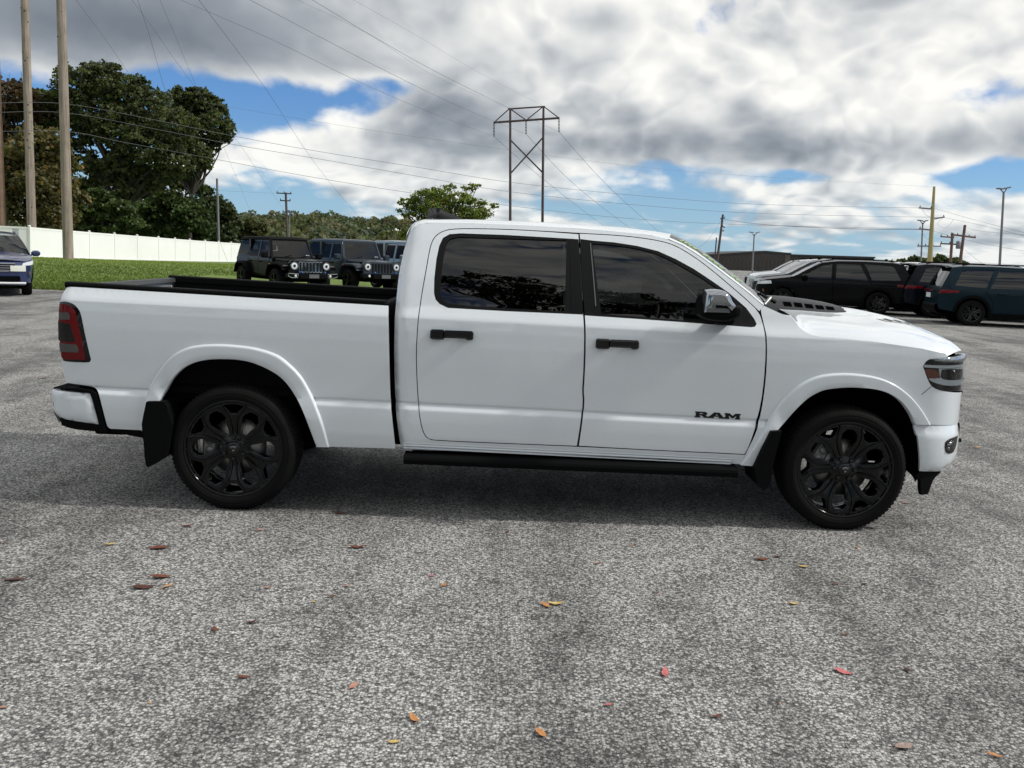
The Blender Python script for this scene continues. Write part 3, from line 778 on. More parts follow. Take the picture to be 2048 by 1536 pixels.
# back of the cab and its window
mb = MB(); zz_ = [.50, .7, .95, 1.2, 1.36, 1.45, 1.6, 1.72, 1.79]
rows = []
for z in zz_:
    x = cab_rear(z); y0 = Ycab(x+.004, z)+.0
    rows.append([(x+.004-.03*(1-v*v), 1.01+v*(1.01-y0), z) for v in np.linspace(-1, 1, 13)])
rows.append([(1.06-.02*(1-v*v), 1.01+v*.66, 1.862) for v in np.linspace(-1, 1, 13)])
mb.grid(rows).build('cab_back', WHITE, truck)
mb = MB().box(1.010, 1.014, .42, 1.60, 1.42, 1.70); mb.build('rear_window', GLASS_DK, truck)

# windshield and cowl
ap = OUT['apillar']; Aa = np.array(ap); tt = np.linspace(0, len(ap)-1, 20)
ap = [(float(np.interp(t, range(len(ap)), Aa[:, 0])), float(np.interp(t, range(len(ap)), Aa[:, 1]))) for t in tt]
rows = []
for i, (x, z) in enumerate(ap):
    f = i/(len(ap)-1); rows.append(across(x, z, z+(crest(2.734)+.010-ap[0][1])*(1-f)+.028*f, .11+.06*f))
ws = MB().grid(rows).build('windshield', GLASS_WS, truck)
mb = MB(); mb.grid([[(a+.0+.0*b, b, c+.003) for a, b, c in r[:3]] for r in rows]); mb.build('windshield_trim', WHITE, ws)
rowb = rows[-1]
# green price scrawl along the near edge of the windshield
LIME = principled('lime_marker', (.42, .66, .22), .6)
mk = MB()
for i in (2, 3, 4, 5, 7, 8, 9, 10, 12, 13):
    p = Vector(rows[i][3]); q = Vector(rows[i+1][4]); n = Vector((.6, -.35, .7))*.002
    mk.tube([p+n, (p+q)/2+n+Vector((.004, .02, .001)), q+n], .0038, 5)
mk = mk.build('marker_lettering', LIME, ws); mk['kind'] = 'stuff'

# hood
sh = OUT['shut']
def zs_(x): return float(np.interp(x, [p[0] for p in sh]+[4.6, 4.7, 4.8], [p[1] for p in sh]+[1.125, 1.10, 1.08]))
def hc(x): return float(np.interp(x, (3.5, 3.75, 4.0, 4.25, 4.42, 4.55, 4.65, 4.74, 4.80, 4.83), (1.425, 1.425, 1.412, 1.388, 1.360, 1.330, 1.292, 1.245, 1.200, 1.16)))
GV = ([0, .015, .05, .10, .18, .28, .40, .47, .55, .64, .75, .88, 1.], [0, .09, .25, .38, .50, .62, .73, .78, .83, .88, .95, .985, 1.])
GR = ([0, .015, .05, .10, .18, .28, .40, .47, .55, .64, .70, .76, .82, .88, 1.], [0, .08, .21, .31, .41, .50, .575, .61, .65, .69, .74, .86, .95, .985, 1.])
def hood_pt(s, v):
    y_near = .06; Yg = y_near+(1.01-y_near)*v
    xf = max(4.506, nose_x(Yg)-.028) if v > 0 else 4.506
    xr = 3.498+.115*(1-(1-min(v*1.6, 1))**2)
    x = xr+(xf-xr)*s
    zn = zs_(x); y0 = Yc(min(x, 4.5), zn)
    Y = y0+(1.01-y0)*v
    xs = 3.498+(4.506-3.498)*s if v < .02 else x
    fb_ = min(max((x-3.95)/.55, 0), 1); fb_ = fb_*fb_*(3-2*fb_)
    g = float(np.interp(v, *GV))*fb_+float(np.interp(v, *GR))*(1-fb_)
    z = zs_(xs)+(max(hc(x), zs_(xs)+.01)-zs_(xs))*g
    return (x, Y, z-.02*max(0, (s-.93)/.07)**2*(v > 0)*min(1, v*5))
HV = [0, .008, .02, .04, .07, .11, .16, .22, .29, .36, .42, .47, .51, .56, .61, .65, .69, .73, .77, .81, .85, .91, 1.]
HS = list(np.linspace(0, .12, 8))+list(np.linspace(.14, .9, 22))+list(np.linspace(.915, 1., 9))
rows = []
for s in HS:
    r_ = [hood_pt(s, v) for v in HV]
    rows.append(r_+[(a, WID-b, c) for a, b, c in r_[-2::-1]])
hood = MB().grid(rows).build('hood', WHITE, truck)
for mir in (0, 1):                                                         # dark return under the hood edge (the shut line)
    mb = MB()
    rr = [[(p[0], WID-p[1] if mir else p[1], p[2]) for p in ((hood_pt(s, 0.)[0], hood_pt(s, 0.)[1]+.002, hood_pt(s, 0.)[2]), (hood_pt(s, 0.)[0], hood_pt(s, 0.)[1]+.07, hood_pt(s, 0.)[2]-.035))] for s in HS]
    mb.grid(rr); mb.build('hood_return', DARKMAT, hood)
# cowl
hr = rows[0]; n = len(hr)
def lerp3(a, b, t): return tuple(p+(q-p)*t for p, q in zip(a, b))
yy = np.linspace(.14, WID-.14, 17)
wb = [(r_[0], r_[1], r_[2]) for r_ in rowb]
def atY_(row, y):
    return tuple(float(np.interp(y, [p[1] for p in row], [p[i] for p in row])) for i in range(3))
crow = []
for t, dz in ((0, -.012), (.15, -.03), (.5, -.045), (.85, -.05), (1., -.012)):
    crow.append([(lambda p: (p[0], p[1], p[2]+dz))(lerp3(atY_(wb, y), atY_(hr, y), t)) for y in yy])
MB().grid(crow).build('cowl', BLKPLAST, truck)
# wipers
mb = MB()
for y0, L in ((.33, .62), (1.05, .60)):
    a = Vector(atY_(wb, y0))+Vector((.03, 0, .012)); mb.tube([a+Vector((.04, 0, -.02)), a, a+Vector((-.05, .18, .045)), a+Vector((-.06, L*.55, .05))], [.014, .013, .008, .006], 6)
    mb.tube([a+Vector((-.05, .05, .035)), a+Vector((-.07, L, .04))], .007, 5)
mb.build('wiper', GLOSSBLK, truck)
mb = MB().tube([Vector(atY_(wb, .17))+Vector((.0, 0, -.005)), Vector(atY_(wb, .22))+Vector((.035, 0, .035))], .012, 6); mb.build('wiper_arm', STEEL, truck)
# hood scoop: a low black bezel with open slots along its flanks
def hz_at(x, Y):
    v = (Y-.06)/.95; v = v if v <= 1 else 2-v
    s = (x-3.6)/(nose_x(min(Y, WID-Y))-.028-3.6); return hood_pt(max(0, min(1, s)), v)[2]
sc = MB(); rows = []
pts = [(3.50, .27, .01), (3.545, .285, .030), (3.62, .29, .036), (3.74, .29, .034), (3.9, .285, .028), (4.02, .27, .020), (4.10, .245, .012), (4.14, .20, .0)]
for x, hw, h in pts:
    z0 = hz_at(max(x, 3.62), 1.01-hw); zc = hz_at(max(x, 3.62), 1.01)
    rows.append([(x, 1.01+sg*hw*f, z0+(zc-z0)*(1-f*f)+h*g) for sg, f, g in ((-1, 1.12, -.3), (-1, 1.08, .25), (-1, .98, .45), (-1, .80, .95), (-1, .5, 1.), (0, 0, 1.), (1, .5, 1.), (1, .80, .95), (1, .98, .45), (1, 1.08, .25), (1, 1.12, -.3))])
sc.grid(rows); sc.add(rows[0], [tuple(range(11))])
scoop = sc.build('hood_scoop', principled('scoop_plastic', (.032, .033, .034), .5, spec=.3), hood, 40)
for side in (-1, 1):
    for i in range(5):
        sl = MB()
        x0 = 3.66+i*.078; x1 = x0+.055
        for (xa, xb) in ((x0, x1),):
            q = []
            for x in (xa, xb):
                hw = float(np.interp(x, [p[0] for p in pts], [p[1] for p in pts])); h = float(np.interp(x, [p[0] for p in pts], [p[2] for p in pts])); z0 = hz_at(max(x, 3.62), 1.01-hw)
                zc = hz_at(max(x, 3.62), 1.01); zq = lambda f, g: z0+(zc-z0)*(1-f*f)+h*g
                q += [Vector((x, 1.01+side*hw*.965, zq(.965, .50))), Vector((x, 1.01+side*hw*.82, zq(.82, .92)))]
            n_ = Vector((0, side*.75, .65))*.004
            sl.add([q[0]+n_, q[2]+n_, q[3]+n_, q[1]+n_, q[0]-n_, q[2]-n_, q[3]-n_, q[1]-n_], [(0, 1, 2, 3), (0, 4, 5, 1), (1, 5, 6, 2), (2, 6, 7, 3), (3, 7, 4, 0)])
        sl.build('scoop_slot', DARKMAT, scoop)
for side in (-1, 1):
    hv = MB(); hv2 = MB()
    def vp(x, Y, d=0.): return (x, 1.01+side*(1.01-Y), hz_at(x, Y)+d)
    xs_ = [4.255, 4.33, 4.40, 4.47, 4.545]
    lo = [(4.285, .475), (4.36, .482), (4.43, .489), (4.49, .496), (4.56, .51)]; hi = [(4.245, .57), (4.32, .565), (4.39, .56), (4.45, .55), (4.53, .525)]
    hv.grid([[vp(*a, .004) for a in lo], [vp((a[0]+b[0])/2, (a[1]+b[1])/2, .005) for a, b in zip(lo, hi)], [vp(*b, .004) for b in hi]])
    hv.build('hood_vent', principled('vent_insert', (.42, .42, .43), .4), hood)
    for i in (1, 2, 3):
        a, b = lo[i], hi[i]
        hv2.grid([[vp(a[0]-.045, a[1]+.004, .007), vp(a[0]-.018, a[1]+.004, .012)], [vp(b[0]-.035, b[1]-.006, .007), vp(b[0]-.008, b[1]-.006, .012)]])
    hv2.build('vent_louver', GLOSSBLK, hood)

# --- front end
both('front_fender', stretch(OUT['fender'], .13), Yc, WHITE, wall=GAP_SHADE, **TK)
lamp, lamp2 = both('headlight', stretch(OUT['lamp'], .13, 4.50), Yc, GLOSSBLK, off=-.006, thick=.04, step=.04)
for mir, L_ in ((None, lamp), (WID, lamp2)):
    for n, key, mt, o in (('light_pipe', 'drl', LAMPWHITE, -.001), ('turn_signal', 'amber', AMBER, -.002), ('lamp_reflector', 'reflect', CLEARL, -.0045), ('projector', 'projector', GLOSSBLK, -.001)):
        P_ = stretch(OUT[key], .13, 4.54)
        panel(n, P_, Yc, mt, L_, off=o, thick=.003, step=.03, mirror=mir)
    panel('chrome_brow', stretch(OUT['chrome'], .14, 4.52), Yc, CHROME, L_, off=.012, thick=.02, step=.03, mirror=mir, edge=.014)
    panel('lamp_lens', stretch(inset(OUT['lamp'], .006), .13, 4.50), Yc, LENS, L_, off=.004, thick=.004, step=.03, mirror=mir)
    pc = (4.555, Yc(4.555, 1.04)-.002, 1.04)
    mb = MB().lathe([(.0, -.006), (.016, -.004), (.021, .004)], 16, pc if mir is None else (pc[0], WID-pc[1], pc[2]), 'Y'); mb.build('projector_lens', GLOSSBLK, L_)
fb, _ = both('front_bumper', stretch(OUT['fbump'], .13), lambda x, z: Yc(x, z)-.012+.06*max(0, .52-z), WHITE, step=.05, thick=.02, edge=.014)
panel('fog_pocket', OUT['fog'], lambda x, z: Yc(x, z)-.012, GLOSSBLK, fb, off=.003, thick=.01, step=.02)
fgc = OUT['fog']
panel('fog_blade', [(4.545, .585), (4.575, .590), (4.60, .605), (4.602, .595), (4.575, .575), (4.55, .575)], lambda x, z: Yc(x, z)-.012, CHROME, fb, off=.009, thick=.008, step=.02)
mb = MB().lathe([(.0, -.012), (.012, -.01), (.016, 0.)], 12, (4.562, Yc(4.562, .548)-.012, .548), 'Y'); mb.build('fog_lamp', SMOKLENS, fb)
Yf = np.linspace(.29, WID-.29, 21)
mb = MB(); mb.grid([[(nose_x(min(y, WID-y))+d, y, z) for y in Yf] for z, d in ((.395, -.10), (.44, -.04), (.53, .008), (.66, .012), (.70, .0), (.705, -.04))]); mb.build('bumper_front', WHITE, fb, 40)
for y in (.40, WID-.40): MB().tube([(4.60, y, .545), (4.822, y, .545)], .014).build('tow_hook', SATINBLK, fb)
mb = MB(); mb.grid([[(nose_x(min(y, WID-y))-d, y, z) for y in Yf] for z, d in ((.70, .03), (.90, .012), (1.10, .02), (1.14, .06))]); grille = mb.build('grille', GLOSSBLK, truck, 40)
mb = MB(); 
for z in (.80, .89, .98): mb.tube([(nose_x(min(y, WID-y))+.0, y, z) for y in Yf], .014, 6)
mb.build('grille_bar', CHROME, grille)
def Ydam(x, z): return .05+.25*max(0., x-4.40)
both('air_dam', OUT['dam'], Ydam, BLKPLAST, thick=.03, step=.04)
mb = MB(); mb.grid([[(nose_x(min(y, WID-y))-d, y, z) for y in Yf] for z, d in ((.40, .12), (.33, .20), (.27, .26))]); mb.build('air_dam_front', BLKPLAST, truck)
panel('bumper_seam', [(4.3495, .9005), (4.409, .9555), (4.4115, .9535), (4.352, .8985)], Yc, DARKMAT, truck, off=.0012, thick=.002, smooth=False)

# --- flaps, running boards
def flap(key, yoff, mir):
    p = [(a+.02*(key == 'rflap'), b) for a, b in OUT[key]]; mb = MB().prism(p, yoff, yoff+.27)
    if mir: mb.v = [(a, WID-b, c) for a, b, c in mb.v]
    mb.build('mud_flap', BLKPLAST, truck)
for mir in (0, 1):
    flap('rflap', -.028, mir); flap('fflap', -.028, mir)
    w = (lambda y: WID-y) if mir else (lambda y: y)
    b_ = OUT['board']; rows = []
    for x, zt, zb in ((b_[0][0], b_[0][1], b_[1][1]), (b_[3][0], b_[3][1], b_[2][1])):
        rows.append([(x, w(y), z) for y, z in ((.10, zt), (-.015, zt-.004), (-.032, zt-.016), (-.036, (zt+zb)/2), (-.02, zb), (.10, zb-.006))])
    mb = MB().grid(rows, False); mb.add(rows[0], [tuple(range(6))]); mb.add(rows[1], [tuple(range(6))])
    mb.build('running_board', BLKPLAST, truck)

# --- door mirrors: chrome cap over a black base
def crop_pts(pts):
    out = []
    for x, y in pts:
        P = at(1360+x/5.689, 540+y/5.689, 5.60-.13); out.append((P.x, P.z))
    return out
M_ALL = crop_pts([(205, 470), (222, 380), (245, 240), (275, 222), (380, 216), (490, 236), (532, 285), (560, 360), (592, 390), (680, 410), (690, 450), (670, 520), (590, 560), (500, 585), (380, 580), (240, 550), (200, 510)])
M_CHR = crop_pts([(222, 470), (228, 400), (247, 238), (276, 219), (380, 212), (492, 232), (535, 282), (563, 357), (596, 388), (606, 425), (560, 470), (530, 440), (505, 418), (400, 408), (330, 405), (300, 420), (300, 470)])
M_SIG = crop_pts([(300, 412), (500, 422), (525, 445), (530, 480), (230, 470), (232, 420)])
for mir in (0, 1):
    par = [o for o in kids(truck) if o.name.startswith('front_door')]
    par = sorted(par, key=lambda o: o.name)[mir]
    w = (lambda y: WID-y) if mir else (lambda y: y)
    def loft(poly, secs):
        poly = smooth_poly(poly, 60, 2); cx = sum(p[0] for p in poly)/len(poly); cz = sum(p[1] for p in poly)/len(poly); rows = []
        for y, s, dx in secs: rows.append([(cx+(p[0]-cx)*s+dx, w(y), cz+(p[1]-cz)*s) for p in poly])
        mb = MB(); rr = [r_+[r_[0]] for r_ in rows]; mb.grid(rr); mb.add(rows[0], [tuple(range(len(poly)))], True); mb.add(rows[-1], [tuple(range(len(poly)))]); return mb
    mir_o = loft(M_ALL, ((-.232, .62, 0), (-.225, .82, 0), (-.205, .93, 0), (-.17, .985, 0), (-.10, 1., 0), (.0, .95, 0), (.02, .8, .0))).build('mirror', BLKPLAST, par, 50)
    loft(M_CHR, ((-.250, .55, 0), (-.243, .80, 0), (-.225, .93, 0), (-.19, .99, 0), (-.12, 1.02, 0), (-.02, 1.0, 0))).build('mirror_cap', CHROME, mir_o, 60)
    loft(M_SIG, ((-.247, .86, 0), (-.24, .97, 0), (-.15, 1., 0))).build('mirror_signal', CHROME, mir_o, 60)
    mb = MB().box(3.0, 3.12, *sorted((w(-.06), w(.09))), 1.30, 1.36, .015); mb.build('mirror_arm', BLKPLAST, mir_o)

# --- cabin
mb = MB()
for x, yl in ((2.05, .42), (2.05, 1.20), (1.43, .42), (1.43, 1.20)):
    mb.box(x, x+.5, yl, yl+.50, .70, .90, .05)
    s0 = len(mb.v); mb.box(x-.14, x+.02, yl, yl+.50, .82, 1.42, .05); mb.box(x-.13, x-.03, yl+.12, yl+.38, 1.45, 1.64, .04)
    mb.xform(Matrix.Translation((x, 0, .85)) @ Matrix.Rotation(R(-14), 4, 'Y') @ Matrix.Translation((-x, 0, -.85)), s0)
mb.build('seat', SEAT, truck)
mb = MB(); mb.box(2.95, 3.35, .22, 1.80, .90, 1.26, .06); mb.box(3.05, 3.3, 1.15, 1.6, 1.24, 1.32, .03); mb.build('dashboard', SEAT, truck)
mb = MB(); st = []
for i in range(25): st.append((2.82+.06*math.sin(2*math.pi*i/24), 1.43+.19*math.cos(2*math.pi*i/24), 1.16+.18*math.sin(2*math.pi*i/24)))
mb.tube(st, .015, 6, False); mb.tube([(2.82, 1.25, 1.16), (2.82, 1.61, 1.16)], .015); mb.tube([(2.82, 1.43, 1.16), (3.05, 1.43, 1.08)], .03); mb.build('steering_wheel', SEAT, truck)
mb = MB().box(1.12, 2.72, .42, 1.60, 1.835, 1.85); mb.build('headliner', principled('headliner_cloth', (.10, .10, .10), .9), truck)
for y in (.085, WID-.12): MB().box(1.08, 3.2, y, y+.035, .48, 1.30).build('door_lining', SEAT, truck)

# --- wheels
WR = .299
def polar(u, w_, ang): c, s = math.cos(ang), math.sin(ang); return (WR*(u*c-w_*s), WR*(u*s+w_*c))
def make_wheel(spin):
    wh = empty('wheel'); wh.parent = truck
    t = MB()
    t.lathe([(.303, .035), (.308, .018), (.314, .010), (.326, .003), (.350, .0), (.370, .006), (.386, .020), (.396, .040), (.401, .070), (.402, .11), (.398, .112), (.398, .122), (.402, .124), (.402, .165), (.398, .167), (.398, .177), (.402, .179), (.401, .22), (.394, .255), (.376, .276), (.345, .284), (.31, .276), (.288, .255)], 96)
    for i in range(88):
        a = 2*math.pi*i/88; s0 = len(t.v)
        t.add([(.386, y_, q) for y_, q in ((.024, -.008), (.024, .008))]+[(.4030, y_, q) for y_, q in ((.042, -.0085), (.042, .0085), (.105, -.0095), (.105, .0095))]+[(.399, .105, -.0095), (.399, .105, .0095)], [(0, 1, 3, 2), (2, 3, 5, 4), (0, 2, 4, 6), (1, 7, 5, 3)])
        t.xform(Matrix.Rotation(-a, 4, 'Y'), s0)
    for rr, hh_ in ((.338, .0), (.356, .001)):
        t.lathe([(rr, hh_+.0005), (rr+.002, hh_-.0015), (rr+.004, hh_+.0005)], 96)
    t.build('tyre', RUBBER, wh, 45)
    holes = []
    for i in range(6):
        a = R(spin+60*i)+R(30)
        holes.append([polar(u, w_, a) for u, w_ in ((.28, -.03), (.28, .03), (.37, .075), (.52, .110), (.655, .172), (.77, .160), (.865, .080), (.873, 0.), (.865, -.080), (.77, -.160), (.655, -.172), (.52, -.110), (.37, -.075))])
        a = R(spin+60*i)
        holes.append([polar(u, w_, a) for u, w_ in ((.755, -.055), (.755, .055), (.80, .105), (.90, .205), (.925, .195), (.945, .09), (.948, 0.), (.945, -.09), (.925, -.195), (.90, -.205), (.80, -.105))])
    circ = [(WR*math.cos(a), WR*math.sin(a)) for a in np.linspace(0, 2*math.pi, 72, endpoint=False)]
    def yrim(x, z):
        r_ = math.hypot(x, z)/WR
        return float(np.interp(r_, (0, .16, .26, .40, .70, .90, 1.0), (.028, .028, .046, .042, .026, .022, .020)))
    panel('rim', circ, yrim, SATINBLK, wh, holes=holes, thick=.055, step=.016, zstep=.012, smooth=False, edge=.0045)
    # raised spine of every spoke, splitting in two towards the rim
    sp = MB()
    for i in range(6):
        a = R(spin+60*i)
        def P3(u, w_, lift): x, z = polar(u, w_, a); return (x, yrim(x, z)-lift, z)
        for sgn in (-1, 1):
            ln = [(.30, .050), (.45, .052), (.60, .075), (.69, .105), (.80, .165), (.90, .245), (.96, .262)]
            sp.grid([[P3(u, sgn*(w_-.032 if u < .62 else w_-.028), -.004), P3(u, sgn*(w_-.012), .008), P3(u, sgn*(w_+.010), .009), P3(u, sgn*(w_+.030), -.004)] for u, w_ in ln], False)
    sp.build('spoke', SATINBLK, wh, 20)
    b = MB().lathe([(.312, .012), (.3145, .018), (.310, .030), (.296, .045), (.288, .07), (.280, .15), (.285, .25), (.295, .262)], 64); b.lathe([(.297, .020), (.299, .013), (.306, .009), (.312, .012)], 64); b.build('rim_barrel', SATINBLK, wh)
    h = MB().lathe([(0, .016), (.030, .017), (.040, .022), (.044, .034)], 24); 
    hub = h.build('hub_cap', GLOSSBLK, wh)
    h = MB()
    for q in ((-.012, .008), (.012, .008), (0, -.012), (0, .012)): h.lathe([(0, .0135), (.007, .0145), (.009, .018)], 10, (q[0], 0, q[1]))
    h.build('hub_emblem', principled('hub_emblem_metal', (.14, .14, .15), .3, .8), hub)
    for i in range(6):
        a = R(spin+60*i); ln = MB(); cx, cz = .068*math.cos(a), .068*math.sin(a)
        ln.lathe([(.0, .022), (.009, .0225), (.0125, .026), (.0135, .055)], 8, (cx, 0, cz)); ln.lathe([(.016, .0455), (.021, .040), (.023, .047)], 12, (cx, 0, cz))
        ln.build('lug_nut', GLOSSBLK, wh)
    d = MB().lathe([(.07, .105), (.185, .105), (.185, .13), (.07, .13)], 40); d.build('brake_disc', STEEL, wh)
    c = MB(); a0 = R(150 if spin > 20 else 145)
    s0 = 0; c.box(.12, .215, .075, .16, -.075, .075, .015); c.lathe([(0, .066), (.028, .068), (.03, .08)], 14, (.165, 0, .032)); c.lathe([(0, .066), (.028, .068), (.03, .08)], 14, (.165, 0, -.032))
    c.xform(Matrix.Rotation(-R(178 if spin > 20 else 150), 4, 'Y')); c.build('brake_caliper', principled('caliper_metal', (.17, .17, .17), .45, .6), wh)
    return wh


w_rear = make_wheel(30.); w_front = make_wheel(-4.)
ktab = {}
for q in bpy.data.objects:
    if q.parent: ktab.setdefault(q.parent.name, []).append(q)
w_rear.location = (0, 0, .398); w_front.location = (3.898, 0, .398)
for w_, x in ((w_rear, 0), (w_front, 3.898)):
    c = copy_tree(w_, truck, None, ktab); c.location = (x, WID, .398); c.rotation_euler = (0, 0, math.pi)

# ------------------------------------------------------------------ ground
def gravel_mat():
    mt, k, out = material('worn_asphalt')
    b = k.n('ShaderNodeBsdfPrincipled'); k.l(b.outputs[0], out.inputs[0])
    p = k.n('ShaderNodeTexCoord').outputs['Object']
    wob = k.v('ADD', p, k.v('SCALE', k.noise(p, 60., 1., .5).outputs['Color'])); wob.node.inputs[1].links[0].from_node.inputs['Scale'].default_value = .006
    v1 = k.vor(wob, 86.); v2 = k.vor(wob, 170.)
    r1 = k.n('ShaderNodeSeparateColor'); k.l(v1.outputs['Color'], r1.inputs[0]); r2 = k.n('ShaderNodeSeparateColor'); k.l(v2.outputs['Color'], r2.inputs[0])
    stone = k.ramp(r1.outputs[0], [(0., (.085, .086, .086)), (.16, (.16, .16, .158)), (.34, (.31, .308, .30)), (.5, (.42, .418, .405)), (.7, (.56, .556, .535)), (.92, (.68, .67, .64)), (1., (.80, .79, .75))])
    grit = k.ramp(r2.outputs[0], [(0., (.055, .055, .054)), (.45, (.22, .218, .213)), (1., (.50, .495, .48))])
    big = k.noise(p, .55, 5., .6).outputs[0]; mid = k.noise(p, 3.0, 4., .6).outputs[0]
    pat = k.m('ADD', k.m('MULTIPLY', big, .6), k.m('MULTIPLY', mid, .4))
    gap = k.ss(v1.outputs['Distance'], .40, .72)                          # binder shows between the chips
    expo = k.ss(k.m('ADD', r1.outputs[1], k.m('MULTIPLY', pat, .8)), .42, .70)
    c = k.mix(k.m('MULTIPLY', expo, .85), grit, stone)
    c = k.mix(k.m('MULTIPLY', gap, .66), c, (.032, .032, .031, 1))
    mp = k.n('ShaderNodeMapping'); k.l(p, mp.inputs[0]); mp.inputs['Rotation'].default_value = (0, 0, .18); mp.inputs['Scale'].default_value = (1.15, .16, 1.)
    trk = k.noise(mp.outputs[0], 1.0, 4., .6).outputs[0]                   # worn wheel paths running up the lot
    pat2 = k.m('ADD', k.m('MULTIPLY', pat, .5), k.m('MULTIPLY', trk, .5))
    stain = k.ss(pat2, .39, .57, .42, .98)
    c = k.v('MULTIPLY', c, k.n('ShaderNodeCombineXYZ').outputs[0]); cmb = c.node.inputs[1].links[0].from_node
    for i in range(3): k.l(k.m('MULTIPLY', stain, (1.0, .995, .98)[i]), cmb.inputs[i])
    k.l(c, b.inputs['Base Color'])
    b.inputs['Roughness'].default_value = .85; b.inputs['Specular IOR Level'].default_value = .2
    hgt = k.m('ADD', k.m('MULTIPLY', k.m('SUBTRACT', 1., v1.outputs['Distance']), k.m('ADD', .5, r1.outputs[2])), k.m('MULTIPLY', k.m('SUBTRACT', 1., v2.outputs['Distance']), .4))
    bu = k.n('ShaderNodeBump'); bu.inputs['Strength'].default_value = .8; bu.inputs['Distance'].default_value = .006
    k.l(hgt, bu.inputs['Height']); k.l(bu.outputs[0], b.inputs['Normal'])
    return mt


ASPH = gravel_mat()
mb = MB()
xs = list(np.arange(-90, 131, 5.)); ys = [-60, -30, -10, 0, 4, 8, 9, 10, 11, 12, 14, 16, 18, 20, 21.72]
mb.grid([[(x, y, lot_z(y)) for x in xs] for y in ys], True)
xs = list(np.arange(0, 131, 5.)); mb.grid([[(x, y, lot_z(y)) for x in xs] for y in [21.72, 24, 27, 30, 31, 35, 40, 50, 60, 70, 90, 120, 160, 190]], True)
lot = mb.build('parking_lot', ASPH, None); tag(lot, kind='structure')
if lot.data.polygons[0].normal.z < 0: lot.data.flip_normals()
far = MB(); far.grid([[(x, y, -.35 if abs(x) < 400 and -100 < y < 400 else -1.2) for x in (-4000, -400, -200, 0, 200, 400, 4000)] for y in (-3000, -100, 100, 399, 401, 1200, 6000)])
fo = far.build('ground', principled('far_ground', (.07, .085, .045), .9, vary=.35, vscale=.03), None); tag(fo, kind='structure')
if fo.data.polygons[0].normal.z < 0: fo.data.flip_normals()

# ------------------------------------------------------------------ lawn
def lawn_z(d): return float(np.interp(d, (27.2, 33, 40, 47, 52, 57, 80, 110), (.135, .26, .42, .58, .52, .40, .08, -.2)))
def lawn_edge(x): return 27.3-CAM[1]*0+.35*math.sin(x*.21)*.3
LAWNC = principled('lawn_turf', (.115, .170, .030), .9, vary=.25, vscale=1.3)
mb = MB(); xs = np.arange(-75, 6.1, .75); ds = [27.2, 27.3, 28, 30, 32, 34, 36, 38, 40, 43, 46, 50, 54, 58, 65, 72, 80, 95, 110]
mb.grid([[(x, CAM[1]+(d if d > 27.25 else 27.25)+.06*math.sin(x*1.3), ((lawn_z(d) if i else 0.) if x < -10.2 or d >= 38 else -.15)) for x in xs] for i, d in enumerate(ds)])
lawn = mb.build('lawn', LAWNC, None); tag(lawn, kind='structure')


def scatter_mesh(name, C_, A, B, mats, parent=None, tint=None, tri=False, mi=None, quadshape=None):
    """leaf-sized faces: centres C_, half axes A and B (n, 3)"""
    n = len(C_)
    if tri: V = np.stack([C_-A, C_+A, C_+B], 1); k = 3
    else: V = np.stack([C_-A*.9-B*.15, C_-B, C_+A*.9-B*.05, C_+B], 1); k = 4
    me = bpy.data.meshes.new(name)
    me.vertices.add(n*k); me.vertices.foreach_set('co', V.reshape(-1).astype(np.float32))
    me.loops.add(n*k); me.loops.foreach_set('vertex_index', np.arange(n*k, dtype=np.int32))
    me.polygons.add(n); me.polygons.foreach_set('loop_start', np.arange(0, n*k, k, dtype=np.int32))
    if mi is not None: me.polygons.foreach_set('material_index', mi.astype(np.int32))
    for q in (mats if isinstance(mats, list) else [mats]): me.materials.append(q)
    if tint is not None:
        at_ = me.attributes.new('tint', 'FLOAT_COLOR', 'POINT')
        T = np.ones((n, k, 4), np.float32); T[:, :, :3] = tint[:, None, :]
        at_.data.foreach_set('color', T.reshape(-1))
    me.update(calc_edges=True); me.validate()
    return new_obj(name, me, parent)


def leaf_mat(name, rough=.55, transl=.35):
    mt, k, out = material(name)
    if k is None: return mt
    at_ = k.n('ShaderNodeAttribute', attribute_name='tint')
    b = k.n('ShaderNodeBsdfPrincipled'); k.l(at_.outputs['Color'], b.inputs['Base Color']); b.inputs['Roughness'].default_value = rough; b.inputs['Specular IOR Level'].default_value = .3
    t = k.n('ShaderNodeBsdfTranslucent'); k.l(k.v('MULTIPLY', at_.outputs['Color'], (1.1, 1.25, .6)), t.inputs[0])
    x = k.n('ShaderNodeMixShader'); x.inputs[0].default_value = transl; k.l(b.outputs[0], x.inputs[1]); k.l(t.outputs[0], x.inputs[2]); k.l(x.outputs[0], out.inputs[0])
    return mt


